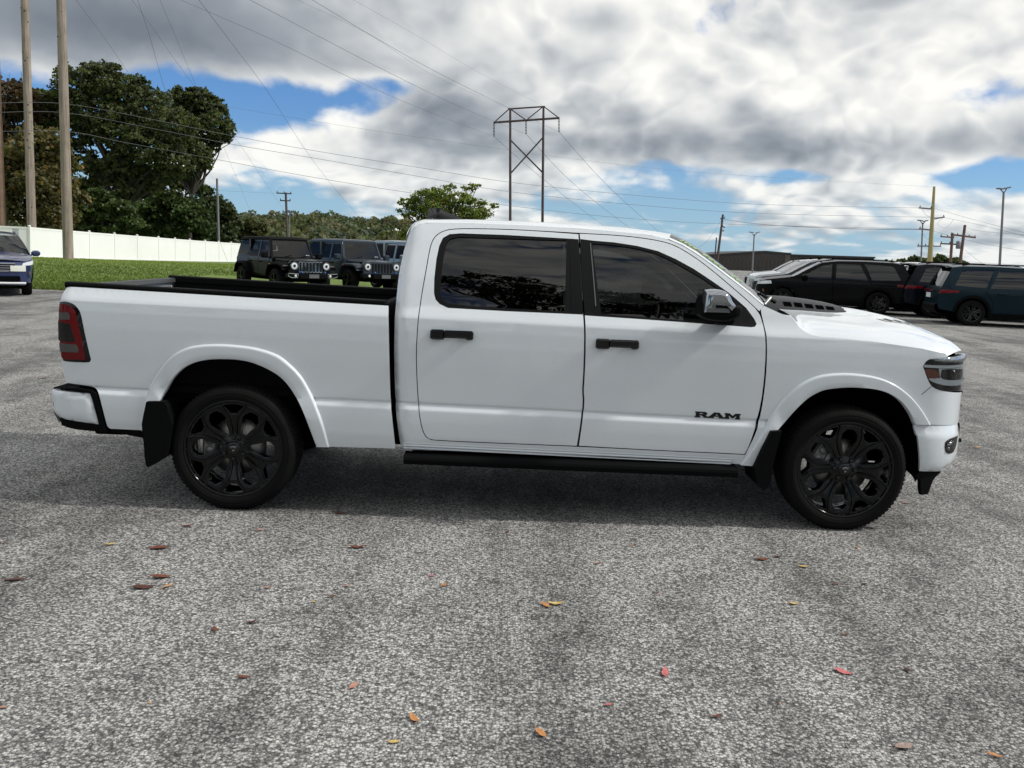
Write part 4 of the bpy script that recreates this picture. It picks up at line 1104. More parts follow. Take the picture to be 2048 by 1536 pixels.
LEAF = leaf_mat('foliage')
npr = np.random.default_rng(11)
n = 56000
d = 27.3+npr.random(n)**1.6*28; px_ = npr.random(n)*1180-60; X = (px_-PX0)/FPX*d+CAM[0]
ok = (X < -10.6) | ((d > 38) & (X < 5.5)); d = d[ok]; X = X[ok]; n = len(d)
zz = np.interp(d, (27.2, 33, 40, 47, 52, 57, 80, 110), (.135, .26, .42, .58, .52, .40, .08, -.2))
C_ = np.c_[X, CAM[1]+d+.06*np.sin(X*1.3), zz]; an = npr.random(n)*math.pi
A = np.c_[np.cos(an), np.sin(an), 0*an]*(.018+.02*npr.random(n))[:, None]; Bv = np.c_[npr.normal(0, .03, n), npr.normal(0, .03, n), .035+.05*npr.random(n)]
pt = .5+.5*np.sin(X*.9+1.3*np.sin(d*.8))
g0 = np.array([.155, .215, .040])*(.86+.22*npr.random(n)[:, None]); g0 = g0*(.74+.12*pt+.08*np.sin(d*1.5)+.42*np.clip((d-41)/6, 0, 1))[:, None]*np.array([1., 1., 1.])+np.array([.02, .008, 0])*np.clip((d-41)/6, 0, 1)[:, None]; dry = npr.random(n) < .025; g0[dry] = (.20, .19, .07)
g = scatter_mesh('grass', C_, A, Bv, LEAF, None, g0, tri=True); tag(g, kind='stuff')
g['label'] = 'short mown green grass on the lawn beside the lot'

# loose chips lying on the worn asphalt close to the camera
n = 9000
yy_ = -4.6+npr.random(n)**.8*4.6; xx_ = CAM[0]+(npr.random(n)-.5)*2*(.75*(yy_-CAM[1])+.2)
q = .0022+.0042*npr.random(n)**2
T8 = np.array([(1, 0, 0), (-1, 0, 0), (0, 1, 0), (0, -1, 0), (0, 0, .7), (0, 0, -.4)])
F8 = np.array([(0, 2, 4), (2, 1, 4), (1, 3, 4), (3, 0, 4), (2, 0, 5), (1, 2, 5), (3, 1, 5), (0, 3, 5)])
V = T8[None]*q[:, None, None]*(.6+.8*npr.random((n, 6, 1))); an = npr.random(n)*6.28
V = np.stack([V[..., 0]*np.cos(an)[:, None]-V[..., 1]*np.sin(an)[:, None], V[..., 0]*np.sin(an)[:, None]+V[..., 1]*np.cos(an)[:, None], V[..., 2]], -1)
V[..., 0] += xx_[:, None]; V[..., 1] += yy_[:, None]; V[..., 2] += (q*.35)[:, None]
me = bpy.data.meshes.new('loose_gravel'); me.from_pydata(V.reshape(-1, 3).tolist(), [], (F8[None]+np.arange(n)[:, None, None]*6).reshape(-1, 3).tolist())
at_ = me.attributes.new('tint', 'FLOAT_COLOR', 'POINT'); t_ = np.ones((n, 6, 4), np.float32); sh_ = .10+.42*npr.random(n)**1.3; warm = npr.random(n)*.06
t_[:, :, 0] = (sh_*(1+warm))[:, None]; t_[:, :, 1] = sh_[:, None]; t_[:, :, 2] = (sh_*(1-warm))[:, None]; at_.data.foreach_set('color', t_.reshape(-1))
me.materials.append(leaf_mat('chip_stone', .85, 0.)); gr = new_obj('loose_gravel', me); tag(gr, 'loose grey stone chips scattered over the near asphalt', None, None, 'stuff')

# ------------------------------------------------------------------ white privacy fence
VINYL = principled('white_vinyl', (.87, .87, .84), .42, vary=.03, vscale=.8)
fence = empty('privacy_fence', (-27, CAM[1]+56, .3), 0, 'long white vinyl privacy fence at the far edge of the lawn', 'fence')
def fence_local(P): return (P[0]-fence.location.x, P[1]-fence.location.y, P[2]-fence.location.z)
pp = [(-35.6, 55.8), (-33.2, 55.4), (-31., 55.), (-28.75, 54.7), (-26.95, 55.1)]
for px in (181, 230.4, 275, 317, 349.5, 378.8, 409, 436, 460, 482, 502, 520, 537, 552):
    k_ = (px-PX0)/FPX+YAW
    d_ = (-26.9-CAM[0]-.08*57.4)/(k_-.08); pp.append((-26.9+.08*(d_-57.4), d_))
FH = 1.86
for i, (x, d_) in enumerate(pp):
    z = lawn_z(d_)-.03; l = fence_local((x, CAM[1]+d_, z))
    mb = MB().box(l[0]-.065, l[0]+.065, l[1]-.065, l[1]+.065, l[2], l[2]+FH+.06, .01); mb.add([(l[0]-.08, l[1]-.08, l[2]+FH+.06), (l[0]+.08, l[1]-.08, l[2]+FH+.06), (l[0]+.08, l[1]+.08, l[2]+FH+.06), (l[0]-.08, l[1]+.08, l[2]+FH+.06), (l[0], l[1], l[2]+FH+.13)], [(0, 1, 4), (1, 2, 4), (2, 3, 4), (3, 0, 4), (0, 3, 2, 1)])
    mb.build('fence_post', VINYL, fence)
GREYV = principled('weathered_vinyl', (.46, .50, .53), .5)
for i in range(len(pp)-1):
    a, b = Vector((pp[i][0], CAM[1]+pp[i][1], lawn_z(pp[i][1])-.03)), Vector((pp[i+1][0], CAM[1]+pp[i+1][1], lawn_z(pp[i+1][1])-.03))
    a, b = Vector(fence_local(a)), Vector(fence_local(b)); u = (b-a); u.z = 0; L = u.length; u.normalize(); nn = Vector((-u.y, u.x, 0))
    for (t0, z0, z1, w, nm) in ((.06, .16, FH-.12, .018, 'fence_panel'), (.06, .04, .16, .035, 'fence_rail'), (.06, FH-.12, FH, .035, 'fence_rail')):
        spans = [(t0, L-.06, VINYL)]
        if i == 3 and nm == 'fence_panel': spans = [(t0, .9, VINYL), (.9, 1.25, GREYV), (1.25, L-.06, VINYL)]
        for ta, tb, mt in spans:
            pa, pb = a+u*ta, b-u*(L-tb); vs = []
            for p in (pa, pb):
                zb = a.z+(b.z-a.z)*((p-a).dot(u)/L)
                vs += [p*1+nn*w, p-nn*w]; 
                for q in (-1, -2): vs[q] = Vector((vs[q].x, vs[q].y, zb+z0))
            vs += [Vector((v.x, v.y, v.z-z0+z1)) for v in vs]
            o = MB().add(vs, [(0, 2, 3, 1), (4, 5, 7, 6), (0, 4, 6, 2), (1, 3, 7, 5), (0, 1, 5, 4), (2, 6, 7, 3)]).build(nm, mt, fence)
            if mt is GREYV: o['label'] = 'grey unpainted strip in the white fence'

# ------------------------------------------------------------------ trees
BARK = principled('tree_bark', (.045, .038, .030), .9, bump=(9., .6), vary=.3, vscale=4.)
def foliage_cloud(blobs, n, size, col, var=.35, flat=.8, seed=1, clump=.30, yellow=.0):
    """leaf faces gathered in clumps that hang in the crown's blobs. blobs: (centre, radius)"""
    g = np.random.default_rng(seed); P = []; tot = sum(r**2 for _, r in blobs); per = 26
    Tn = []
    for c, r in blobs:
        m_ = max(3, int(n*r**2/tot/per))
        v = g.normal(size=(m_, 3)); v /= np.linalg.norm(v, axis=1)[:, None]; rad = r*(.35+.65*g.random(m_)**.45)
        cc = np.array(c)+v*rad[:, None]*np.array((1, 1, flat))
        cr = r*clump*(.6+.8*g.random(m_))
        w = g.normal(size=(m_, per, 3))*.55
        pts = cc[:, None]+w*cr[:, None, None]*np.array((1, 1, .62))
        ct = (1+var*(g.random(m_)-.5)*1.3)[:, None, None]*np.ones((m_, per, 1))
        P.append(pts.reshape(-1, 3)); Tn.append(ct.reshape(-1, 1))
    P = np.concatenate(P); Tn = np.concatenate(Tn); k = len(P)
    nrm = g.normal(size=(k, 3))*.8+np.array((0, 0, .75)); nrm /= np.linalg.norm(nrm, axis=1)[:, None]
    a = np.cross(nrm, g.normal(size=(k, 3))); a /= np.linalg.norm(a, axis=1)[:, None]; b = np.cross(nrm, a)
    s = size*(.6+.8*g.random(k))[:, None]
    t = np.array(col)*Tn*(1+var*(g.random((k, 1))-.5)); t = t*(1+np.array((.25, .05, -.1))*(g.random((k, 1))-.5))
    if yellow: q = g.random(k) < yellow; t[q] = t[q]*np.array((2.3, 1.35, .9))
    return P, a*s, b*s*.8, np.clip(t, .002, .9)


def limb(mb, a, b, r0_, r1_, g, bend=.12, n=5):
    a, b = Vector(a), Vector(b); L = (b-a).length; pts = []
    o1, o2 = Vector(g.normal(0, 1, 3)), Vector(g.normal(0, 1, 3))
    for i in range(n+1):
        t = i/n; pts.append(a.lerp(b, t)+(o1*math.sin(t*math.pi)+o2*math.sin(t*2*math.pi)*.5)*L*bend*.35)
    mb.tube(pts, [r0_+(r1_-r0_)*i/n for i in range(n+1)], 7)


def tree(name, base, blobs, n, size, col, trunk_r, label, cat='tree', group=None, seed=1, var=.4, flat=.8, clump=.30, yellow=0., stems=1, fork=.35, bark=BARK):
    root = empty(name, base, 0, label, cat, group); B = Vector(base)
    loc = [(tuple(Vector(c)-B), r) for c, r in blobs]
    P, A, Bv, t = foliage_cloud(loc, n, size, col, var, flat, seed, clump, yellow)
    scatter_mesh('crown', P, A, Bv, LEAF, root, t)
    g = np.random.default_rng(seed+50); mb = MB(); cen = sum((Vector(c) for c, _ in loc), Vector())/len(loc)
    for s_ in range(stems):
        off = Vector((g.normal(0, 1)*trunk_r*2.2, g.normal(0, 1)*trunk_r*2.2, 0)) if stems > 1 else Vector()
        top = cen*1.; top.z = cen.z*fork+.0; f = Vector((top.x*.35, top.y*.35, top.z))+off
        limb(mb, off+Vector((0, 0, -.3)), f, trunk_r*1.15, trunk_r*.8, g, .08)
        for i, (c, r) in enumerate(loc):
            if stems > 1 and i % stems != s_: continue
            c = Vector(c); limb(mb, f, c, trunk_r*.62, trunk_r*.10, g, .16)
            for _ in range(3): limb(mb, f.lerp(c, .62), c+Vector(g.normal(0, r*.55, 3)), trunk_r*.2, trunk_r*.05, g, .2, 3)
    mb.build('trunk', bark, root)
    return root


def pxb(lst, dist, seed=3, deep=.5):
    """crown blobs seen at picture spots (x, y, radius in pixels) around a distance"""
    g = np.random.default_rng(seed); out = []
    for x, y, r in lst:
        dd = dist+g.uniform(-deep, deep)*r*dist/FPX*1.6; out.append((at(x, y, dd), r*dist/FPX))
    return out


def lawn_at(px, d): p = at(px, 500, d); p.z = lawn_z(d)-.05; return p
DG = (.088, .105, .042)
tree('oak_tree', lawn_at(255, 79), pxb([(150, 168, 44), (205, 165, 46), (255, 190, 50), (305, 215, 46), (345, 250, 46), (190, 225, 55), (245, 255, 60), (300, 290, 55), (160, 262, 46), (345, 320, 42), (250, 330, 42), (130, 195, 24), (222, 140, 18), (180, 138, 18), (292, 168, 16), (390, 300, 30), (200, 330, 34), (300, 355, 34), (160, 320, 30), (335, 375, 28), (240, 375, 28), (180, 375, 26)], 79), 64000, .13, DG, .34, 'tallest dark green oak behind the white fence, right beside the bare pole', group='trees behind the fence', seed=2, var=.8, clump=.14, fork=.42)
tree('oak_tree', lawn_at(375, 92), pxb([(365, 195, 26), (395, 200, 30), (425, 215, 30), (385, 240, 36), (430, 250, 34), (448, 272, 20), (370, 285, 34), (405, 320, 26), (420, 285, 24), (360, 225, 24), (380, 345, 20)], 92), 36000, .135, DG, .28, 'dark oak with a rounded crown leaning out over the gap of blue sky', group='trees behind the fence', seed=5, var=.8, clump=.15, fork=.5)
tree('maple_tree', lawn_at(300, 93), pxb([(165, 420, 30), (205, 395, 26), (215, 440, 34), (250, 400, 26), (262, 435, 30), (290, 385, 24), (305, 420, 30), (335, 395, 26), (345, 435, 32), (375, 410, 28), (400, 435, 26), (415, 460, 22), (240, 465, 30), (300, 462, 32), (350, 465, 30), (185, 460, 30), (150, 450, 26), (385, 465, 26), (355, 365, 20), (130, 465, 22), (170, 370, 26), (215, 355, 28), (262, 360, 28), (310, 360, 26), (340, 345, 22), (190, 340, 22), (240, 335, 24), (385, 375, 22)], 93), 38000, .18, (.055, .082, .030), .2, 'low spreading dark tree filling the space under the oaks behind the fence', group='trees behind the fence', seed=8, var=.5, flat=.6, clump=.36, fork=.25)
tree('dogwood_tree', lawn_at(190, 73), pxb([(150, 430, 24), (180, 415, 24), (205, 400, 22), (215, 435, 26), (240, 415, 24), (255, 445, 24), (175, 455, 24), (225, 460, 22), (150, 460, 18), (195, 385, 16)], 73, deep=.3), 15000, .14, (.075, .108, .036), .13, 'green understorey tree just behind the fence, right beside the pole on the lawn', group='trees behind the fence', seed=81, var=.6, flat=.5, clump=.3, fork=.3)
tree('dogwood_tree', lawn_at(330, 88), pxb([(275, 435, 26), (300, 412, 24), (325, 430, 26), (345, 405, 24), (370, 430, 26), (395, 450, 24), (310, 460, 24), (355, 460, 24), (285, 462, 20), (330, 390, 18), (390, 420, 18)], 88, deep=.3), 15000, .17, (.070, .104, .036), .15, 'green understorey tree just behind the fence, under the right hand oak', group='trees behind the fence', seed=82, var=.6, flat=.5, clump=.3, fork=.3)
tree('olive_bush_tree', lawn_at(75, 64), pxb([(60, 300, 40), (100, 290, 36), (125, 330, 34), (45, 350, 44), (90, 370, 50), (130, 390, 34), (50, 410, 46), (105, 430, 42), (60, 265, 22), (20, 390, 36), (20, 320, 26)], 64), 20000, .15, (.125, .112, .048), .15, 'brownish olive tree between the two tall bare poles', group='trees behind the fence', seed=12, var=.5, clump=.3, fork=.25, yellow=.05)
tree('russet_tree', lawn_at(10, 78), pxb([(10, 190, 38), (45, 205, 34), (-25, 220, 50), (20, 250, 40), (-30, 300, 50), (75, 225, 20)], 78), 9000, .2, (.085, .058, .034), .25, 'dark russet tree behind the leftmost bare pole', group='trees behind the fence', seed=15, var=.5, fork=.4)
tree('dark_tree', lawn_at(90, 80), pxb([(95, 205, 26), (115, 230, 28), (85, 240, 26), (75, 190, 14)], 80), 5000, .2, DG, .2, 'small dark crown between the bare poles, left of the tallest oak', group='trees behind the fence', seed=16, var=.5, fork=.5)
tree('locust_tree', lawn_at(440, 96), pxb([(425, 410, 26), (450, 430, 26), (425, 445, 28), (462, 448, 20), (440, 465, 26), (410, 385, 16)], 96), 8000, .19, (.06, .078, .032), .16, 'thin dark tree behind the short pole at the right end of the fence', group='trees behind the fence', seed=18, var=.5, fork=.3)
tree('sumac_tree', lawn_at(500, 102), pxb([(480, 450, 16), (500, 448, 16), (520, 458, 15), (488, 468, 18), (510, 472, 16), (470, 468, 12)], 102), 6000, .17, (.062, .066, .022), .12, 'bronze green sumac tree above the black off-roader', group='trees behind the fence', seed=21, var=.5, flat=.6, fork=.3)
# the round-leaved tree whose top shows over the cab
tree('redbud_tree', at(890, 560, 44), pxb([(880, 385, 22), (900, 374, 12), (935, 375, 15), (955, 372, 8), (845, 392, 22), (818, 402, 16), (803, 404, 8), (870, 412, 30), (905, 412, 28), (945, 402, 14), (940, 425, 30), (970, 412, 18), (990, 410, 9), (840, 425, 26), (895, 440, 30), (950, 440, 22), (815, 470, 18), (860, 465, 30), (828, 412, 18), (850, 385, 14), (920, 395, 22), (880, 398, 24), (812, 425, 16), (960, 425, 22)], 44, deep=.7), 14000, .054, (.155, .195, .042), .09, 'young green tree with round leaves showing above the cab roof', seed=31, var=.7, flat=.5, clump=.33, fork=.45, yellow=.04)
# far right, behind the parked cars
for lst, sd_, lab in (([(1780, 528, 10), (1800, 527, 11), (1815, 532, 10), (1790, 534, 9)], 41, 'low green tree beyond the cars, left of the yellow pole'), ([(1832, 522, 12), (1845, 530, 12), (1855, 526, 10)], 42, 'small tree standing right behind the base of the yellow pole'), ([(1880, 522, 13), (1895, 528, 13), (1910, 526, 12), (1925, 532, 10), (1938, 536, 8)], 43, 'wide tree beyond the cars, right of the yellow pole')):
    p = at(lst[0][0]+20, 548, 125); p.z = 0
    tree('distant_tree', p, pxb(lst, 125), 2600, .26, (.060, .078, .026), .15, lab, group='trees beyond the parked cars', seed=sd_, var=.6, fork=.4)

# wooded hill on the left horizon
def hill_h(x, y): return 17*math.exp(-((x+110)/150)**2)*min(max((y-300)/280, 0), 1)**1.1
mb = MB(); xs = np.arange(-420, 240, 20.); ysr = np.arange(300, 900, 20.)
mb.grid([[(x, y, -1.2+hill_h(x, y)) for x in xs] for y in ysr])
hl = mb.build('hill', principled('hill_soil', (.04, .05, .02), .95), None); tag(hl, kind='structure')
g = np.random.default_rng(77); P = []; T_ = []
hazed_cols = [(.105, .122, .055), (.125, .135, .062), (.09, .115, .055), (.135, .137, .07), (.078, .10, .058), (.13, .118, .062)]  # greyed towards blue, distance haze put into the leaf colours
for i in range(1100):
    y = 310+g.random()*400; xl = -350+g.random()*(350+.06*y)
    z = -1.2+hill_h(xl, y); r = 2.6+2.4*g.random(); h = r*(1.3+.5*g.random()); m_ = 66
    v = g.normal(size=(m_, 3)); v /= np.linalg.norm(v, axis=1)[:, None]; v[:, 2] = np.abs(v[:, 2])*1.1-.15
    P.append(np.array((xl, y, z+h*.62))+v*np.array((r, r, h*.6))*(.72+.35*g.random((m_, 1)))); c = np.array(hazed_cols[int(g.integers(6))])*(.8+.4*g.random())
    T_.append(np.tile(c, (m_, 1))*(1+.5*(g.random((m_, 1))-.5)))
P = np.concatenate(P); T_ = np.concatenate(T_); k = len(P)
nrm = g.normal(size=(k, 3))*.7+np.array((0, -.2, .8)); nrm /= np.linalg.norm(nrm, axis=1)[:, None]; a = np.cross(nrm, g.normal(size=(k, 3))); a /= np.linalg.norm(a, axis=1)[:, None]; b = np.cross(nrm, a); s = (.7+.8*g.random(k))[:, None]
o = scatter_mesh('hillside_wood', P, a*s, b*s*.85, LEAF, None, T_); tag(o, 'mixed green and olive woodland covering the far hill', None, None, 'stuff')

# trees across the lot behind the photographer, mirrored in the truck's side glass
tree('shade_tree', (2.3, -15.5, 0), [((x, -15.5+y, z), r) for x, y, z, r in ((1.9, 0, 12.6, .9), (2.7, .3, 13.2, .9), (1.1, -.3, 13.9, .8), (3.2, .2, 12.2, .8), (2.2, .4, 14.6, .7), (.3, 0, 14.6, .6), (3.9, -.2, 13.4, .6), (2.8, 0, 11.3, .7), (1.2, .2, 15.4, .5), (3.1, -.3, 14.9, .5), (-.6, 0, 13.9, .5))], 9000, .07, (.03, .045, .018), .16, 'shade tree across the lot, seen mirrored in the rear door glass', seed=61, var=.5, group='trees behind the photographer', fork=.75, clump=.4)
tree('shade_tree', (5.2, -15.5, 0), [((x, -15.5+y, z), r) for x, y, z, r in ((4.6, 0, 11.2, .7), (5.4, .2, 12.2, .8), (6.0, -.2, 11.6, .7), (5.0, .3, 13.0, .6), (6.6, 0, 12.3, .6), (4.0, 0, 12.0, .5), (5.9, .2, 13.2, .5), (7.2, 0, 11.8, .5))], 7000, .07, (.03, .045, .018), .14, 'shade tree across the lot, seen mirrored in the front door glass', seed=62, var=.5, group='trees behind the photographer', fork=.75, clump=.4)

# belt of trees added out of view to cut low sky light; mirrored in paint
g = np.random.default_rng(5); bl = []
for i in range(95):
    x = -60+i*1.35+g.uniform(-1, 1); bl.append(((x, -25-6*g.random(), 2.2+10.5*g.random()), 1.7+1.3*g.random()))
P, A, Bv, t_ = foliage_cloud(bl, 30000, .30, (.035, .052, .020), .5, .9, 91, .35)
o = scatter_mesh('sky_screen_trees', P, A, Bv, LEAF, None, t_); tag(o, 'unseen belt of trees added behind the photographer to dim the low sky, mirrored in paint and glass', None, None, 'stuff')

# ------------------------------------------------------------------ poles, pylon and wires
def pole_wood(name, col):
    mt, k, out = material(name)
    b = k.n('ShaderNodeBsdfPrincipled'); k.l(b.outputs[0], out.inputs[0]); b.inputs['Roughness'].default_value = .88; b.inputs['Specular IOR Level'].default_value = .2
    tc = k.n('ShaderNodeTexCoord').outputs['Object']; mp = k.n('ShaderNodeMapping'); k.l(tc, mp.inputs[0]); mp.inputs['Scale'].default_value = (1., 1., .035)
    n = k.noise(mp.outputs[0], 13., 6., .65).outputs[0]; w = k.noise(tc, 1.1, 3., .6).outputs[0]
    f = k.m('MULTIPLY', k.lin(n, .32, .68, .55, 1.30), k.lin(w, .3, .7, .82, 1.15)); k.l(k.v('MULTIPLY', (*col,), f), b.inputs['Base Color'])
    bu = k.n('ShaderNodeBump'); bu.inputs['Strength'].default_value = .7; bu.inputs['Distance'].default_value = .02; k.l(n, bu.inputs['Height']); k.l(bu.outputs[0], b.inputs['Normal']); return mt


WOODP = pole_wood('weathered_pole_wood', (.30, .252, .205))
DARKW = principled('dark_pole_wood', (.085, .068, .058), .85, vary=.3, vscale=3.)
RUSTS = principled('rusted_steel', (.060, .042, .040), .7, vary=.3, vscale=2.)
GALV = principled('galvanised_steel', (.20, .205, .21), .5, .3)
YELS = principled('yellowed_steel', (.36, .31, .13), .6, vary=.1, vscale=1.)
WIREM = principled('wire_metal', (.11, .115, .12), .5)
INSUL = principled('insulator_glaze', (.045, .04, .04), .3)
KNOT = principled('pole_knot', (.05, .035, .022), .9)


def pole_axis(p0px, p1px, dist, z0, up=0.):
    """base and tip of a pole from two spots on its axis at one distance; base dropped to z0, tip carried on by up metres"""
    a, b = at(*p0px, dist), at(*p1px, dist); u = (b-a).normalized()
    return a+u*((z0-a.z)/u.z), b+u*up


def pole(name, p0px, p1px, dist, z0, r0_, r1_, mat, label, cat, up=0., group=None, knots=0):
    a, b = pole_axis(p0px, p1px, dist, z0, up); root = empty(name, a, 0, label, cat, group)
    mb = MB(); n_ = 14; L = b-a
    mb.tube([L*(i/n_) for i in range(n_+1)], [r0_+(r1_-r0_)*i/n_ for i in range(n_+1)], 14); mb.build('shaft', mat, root)
    if knots:
        g = np.random.default_rng(knots); mb = MB()
        for i in range(knots):
            t = g.uniform(.08, .98); w = g.uniform(-2.6, -.5); r = r0_+(r1_-r0_)*t; c = L*t+Vector((math.cos(w)*r*.96, math.sin(w)*r*.96, 0))
            nn = Vector((math.cos(w), math.sin(w), 0)); s0 = .03+.05*g.random()
            mb.tube([c-nn*.02, c+nn*.035], [s0, s0*.5], 7)
        o = mb.build('knot', KNOT, root); o['kind'] = 'stuff'
    return root, a, L


pole('transmission_pole', (5, 455), (-12, 0), 60, .3, .24, .19, principled('reddish_pole_wood', (.25, .16, .11), .85, vary=.3, vscale=2.), 'reddish wooden pole at the left edge of the picture, behind the fence', 'utility pole', 6, 'tall bare wooden poles', 6)
pole('transmission_pole', (63.5, 455), (49.5, 0), 60, .3, .285, .23, WOODP, 'tall knotted wooden pole rising behind the fence by the blue car', 'utility pole', 8, 'tall bare wooden poles', 26)
_, pa, pL = pole('transmission_pole', (136.5, 510), (122, 0), 48, .55, .265, .205, WOODP, 'tall wooden pole standing on the lawn in front of the white fence', 'utility pole', 8, 'tall bare wooden poles', 14)

# H-frame pylon
D_ = 112.
def hp(px, py): return at(px, py, D_)
la, lb = pole_axis((1020.5, 445), (1020.5, 216), D_, -.35); ra, rb_ = pole_axis((1085, 445), (1087, 212), D_, -.35)
pyl = empty('transmission_pylon', (la+ra)/2, 0, 'dark rusty two legged transmission pylon with cross bracing, rising behind the cab', 'pylon'); po = pyl.location.copy()
for a, b in ((la, lb), (ra, rb_)): MB().tube([a-po, b-po], [.19, .14], 10).build('leg', RUSTS, pyl)
def beam(nm, p, q, r, m_=RUSTS, n_=6): return MB().tube([hp(*p)-po, hp(*q)-po], r, n_).build(nm, m_, pyl)
beam('cross_arm', (987, 245), (1119, 236), .14); beam('top_beam', (1016, 218), (1090, 213), .10)
for p, q in (((1021, 280), (1085, 345)), ((1085, 276), (1021, 347))): beam('cross_brace', p, q, .10)
for p, q in (((1017, 219), (989, 244)), ((1022, 219), (1052, 240)), ((1084, 215), (1053, 240)), ((1089, 214), (1118, 236))): beam('knee_brace', p, q, .07)
for p, q in (((988, 246), (988, 273)), ((1052, 241), (1052, 268)), ((1118, 238), (1118, 264))):
    a, b = hp(*p)-po, hp(*q)-po; mb = MB().tube([a, b], .03, 5)
    for i in range(9): c = a.lerp(b, (i+.5)/9); mb.tube([c, c+(b-a)*.04], .12, 8)
    mb.build('insulator', INSUL, pyl)

wire_n = [0]
def wire(pts, label, r=.016, group='overhead wires', cat='wire'):
    """a hanging wire through picture spots (x, y, distance)"""
    P = [at(*p) for p in pts]; out = []
    for i in range(len(P)-1):
        p0, p1, p2, p3 = P[max(i-1, 0)], P[i], P[i+1], P[min(i+2, len(P)-1)]
        for j in range(6):
            f = j/6; out.append(.5*((2*p1)+(p2-p0)*f+(2*p0-5*p1+4*p2-p3)*f*f+(3*p1-p0-3*p2+p3)*f**3))
    out.append(P[-1]); o = out[0].copy(); rr = [r*(p-Vector(CAM)).length/60 if r > 0 else -r for p in out]
    mb = MB().tube([p-o for p in out], rr if False else [max(.006, r*.56)]*len(out), 5); ob = mb.build('power_line', WIREM); ob.location = o; tag(ob, label, cat, group); return ob


def lin_d(pts, d0, d1):               # distances spread along a run of picture spots
    n_ = len(pts)-1; return [(x, y, 1/(1/d0+(1/d1-1/d0)*i/n_)) for i, (x, y) in enumerate(pts)]
wire(lin_d([(300, -28), (362, 0), (425, 27), (550, 82), (700, 155), (800, 200), (900, 240), (988, 273)], 45, D_), 'thick line running from the top left to the left insulator of the pylon', .022)
wire(lin_d([(440, -30), (500, 0), (625, 66), (750, 131), (875, 193), (970, 235), (1052, 268)], 45, D_), 'thick line from the top edge to the middle insulator of the pylon', .022)
wire(lin_d([(560, -36), (625, 0), (750, 75), (875, 145), (1018, 216), (1118, 264)], 45, D_), 'thick line from the top edge to the right insulator of the pylon', .022)
wire(lin_d([(560, -18), (595, 0), (740, 70), (875, 155), (1018, 217)], 45, D_), 'thin shield wire meeting the top of the left leg of the pylon', .010)
wire(lin_d([(660, -22), (707, 0), (840, 75), (960, 146), (1087, 212)], 45, D_), 'thin shield wire meeting the top of the right leg of the pylon', .010)
wire(lin_d([(988, 273), (1085, 357), (1208, 452), (1300, 512)], D_, 260), 'line falling away to the right from the left insulator of the pylon', .04)
wire(lin_d([(1052, 268), (1150, 370), (1263, 458), (1330, 500)], D_, 260), 'line falling away to the right from the middle insulator of the pylon', .04)
wire(lin_d([(1118, 264), (1220, 376), (1325, 470), (1380, 515)], D_, 260), 'line falling away to the right from the right insulator of the pylon', .04)
for pts, lab, r in (([(-10, 206), (135, 208), (320, 242), (472, 273), (650, 305), (850, 337), (1024, 365), (1274, 391), (1524, 409), (1844, 416)], 'highest of the three long lines from the bare poles to the yellow pole', .026),
               ([(-10, 225), (135, 226), (320, 260), (472, 290), (650, 320), (850, 355), (1024, 384), (1274, 410), (1524, 427), (1888, 435)], 'middle one of the three long lines from the bare poles to the yellow pole', .026),
               ([(-10, 263), (135, 263), (250, 285), (418, 316), (600, 350), (810, 384), (1024, 412), (1224, 434), (1449, 448), (1842, 458)], 'lowest of the three long lines from the bare poles to the yellow pole', .026),
               ([(420, 207), (465, 215), (740, 260), (1017, 300), (1100, 312), (1400, 345), (1869, 374)], 'faint high line reaching the very top of the yellow pole', .011)):
    wire(lin_d(pts, 58, 98), lab, r)
for pts, lab, d0, d1, r in (([(140, -18), (152, 0), (219, 90), (277, 176), (363, 301), (414, 375), (490, 475)], 'thin wire slanting down across the tall oak to the end of the fence', 40, 110, .013),
                      ([(250, -20), (264, 0), (310, 62), (372, 150), (470, 275), (520, 350), (566, 418)], 'wire slanting down to the small pole with three crossarms', 40, 110, .013),
                      ([(268, -20), (275, 0), (300, 75), (330, 180), (370, 300), (412, 410), (455, 523)], 'guy wire coming down to the grass at the right end of the fence', 34, 60, .012),
                      ([(310, -20), (320, 0), (360, 95), (400, 190), (450, 300), (520, 470)], 'guy wire coming down behind the black off-roader roof', 36, 110, .012),
                      ([(385, -18), (398, 0), (470, 95), (540, 190), (640, 340), (723, 440)], 'wire slanting down through the blue gap to the wooded hill', 40, 200, .022),
                      ([(20, 145), (12, 200), (5, 255)], 'short pale wire beside the leftmost wooden pole', 60, 60, .016),
                      ([(435, 381), (500, 384), (556, 387)], 'short line from the small pole to the pole with three crossarms', 86, 110, .016)):
    wire(lin_d(pts, d0, d1), lab, r)

# small poles on the left
rp, a_, L_ = pole('utility_pole', (437, 470), (434, 357), 86, 0., .13, .10, GALV, 'short grey pole by the right end of the fence', 'utility pole', 0, 'distribution poles')
rp, a_, L_ = pole('utility_pole', (575, 478), (571.5, 385), 110, -.3, .18, .13, DARKW, 'dark pole with three crossarms in front of the wooded hill', 'utility pole', 0, 'distribution poles')
def arm(root, p, q, d, nm='cross_arm', m_=DARKW, r=.08, ins=3):
    o = root.location; a, b = at(*p, d)-o, at(*q, d)-o; MB().tube([a, b], r, 6).build(nm, m_, root)
    for i in range(ins):
        c = a.lerp(b, (i+.1)/(ins-.8) if ins > 1 else .5); MB().lathe([(0, .26), (.05, .24), (.06, .1), (.03, .08), (.03, 0)], 6, tuple(c), 'Z').build('insulator', INSUL, root)
arm(rp, (553, 386), (583, 387.5), 110); arm(rp, (560, 401), (581, 401.5), 110); arm(rp, (565, 424), (588, 424), 110)
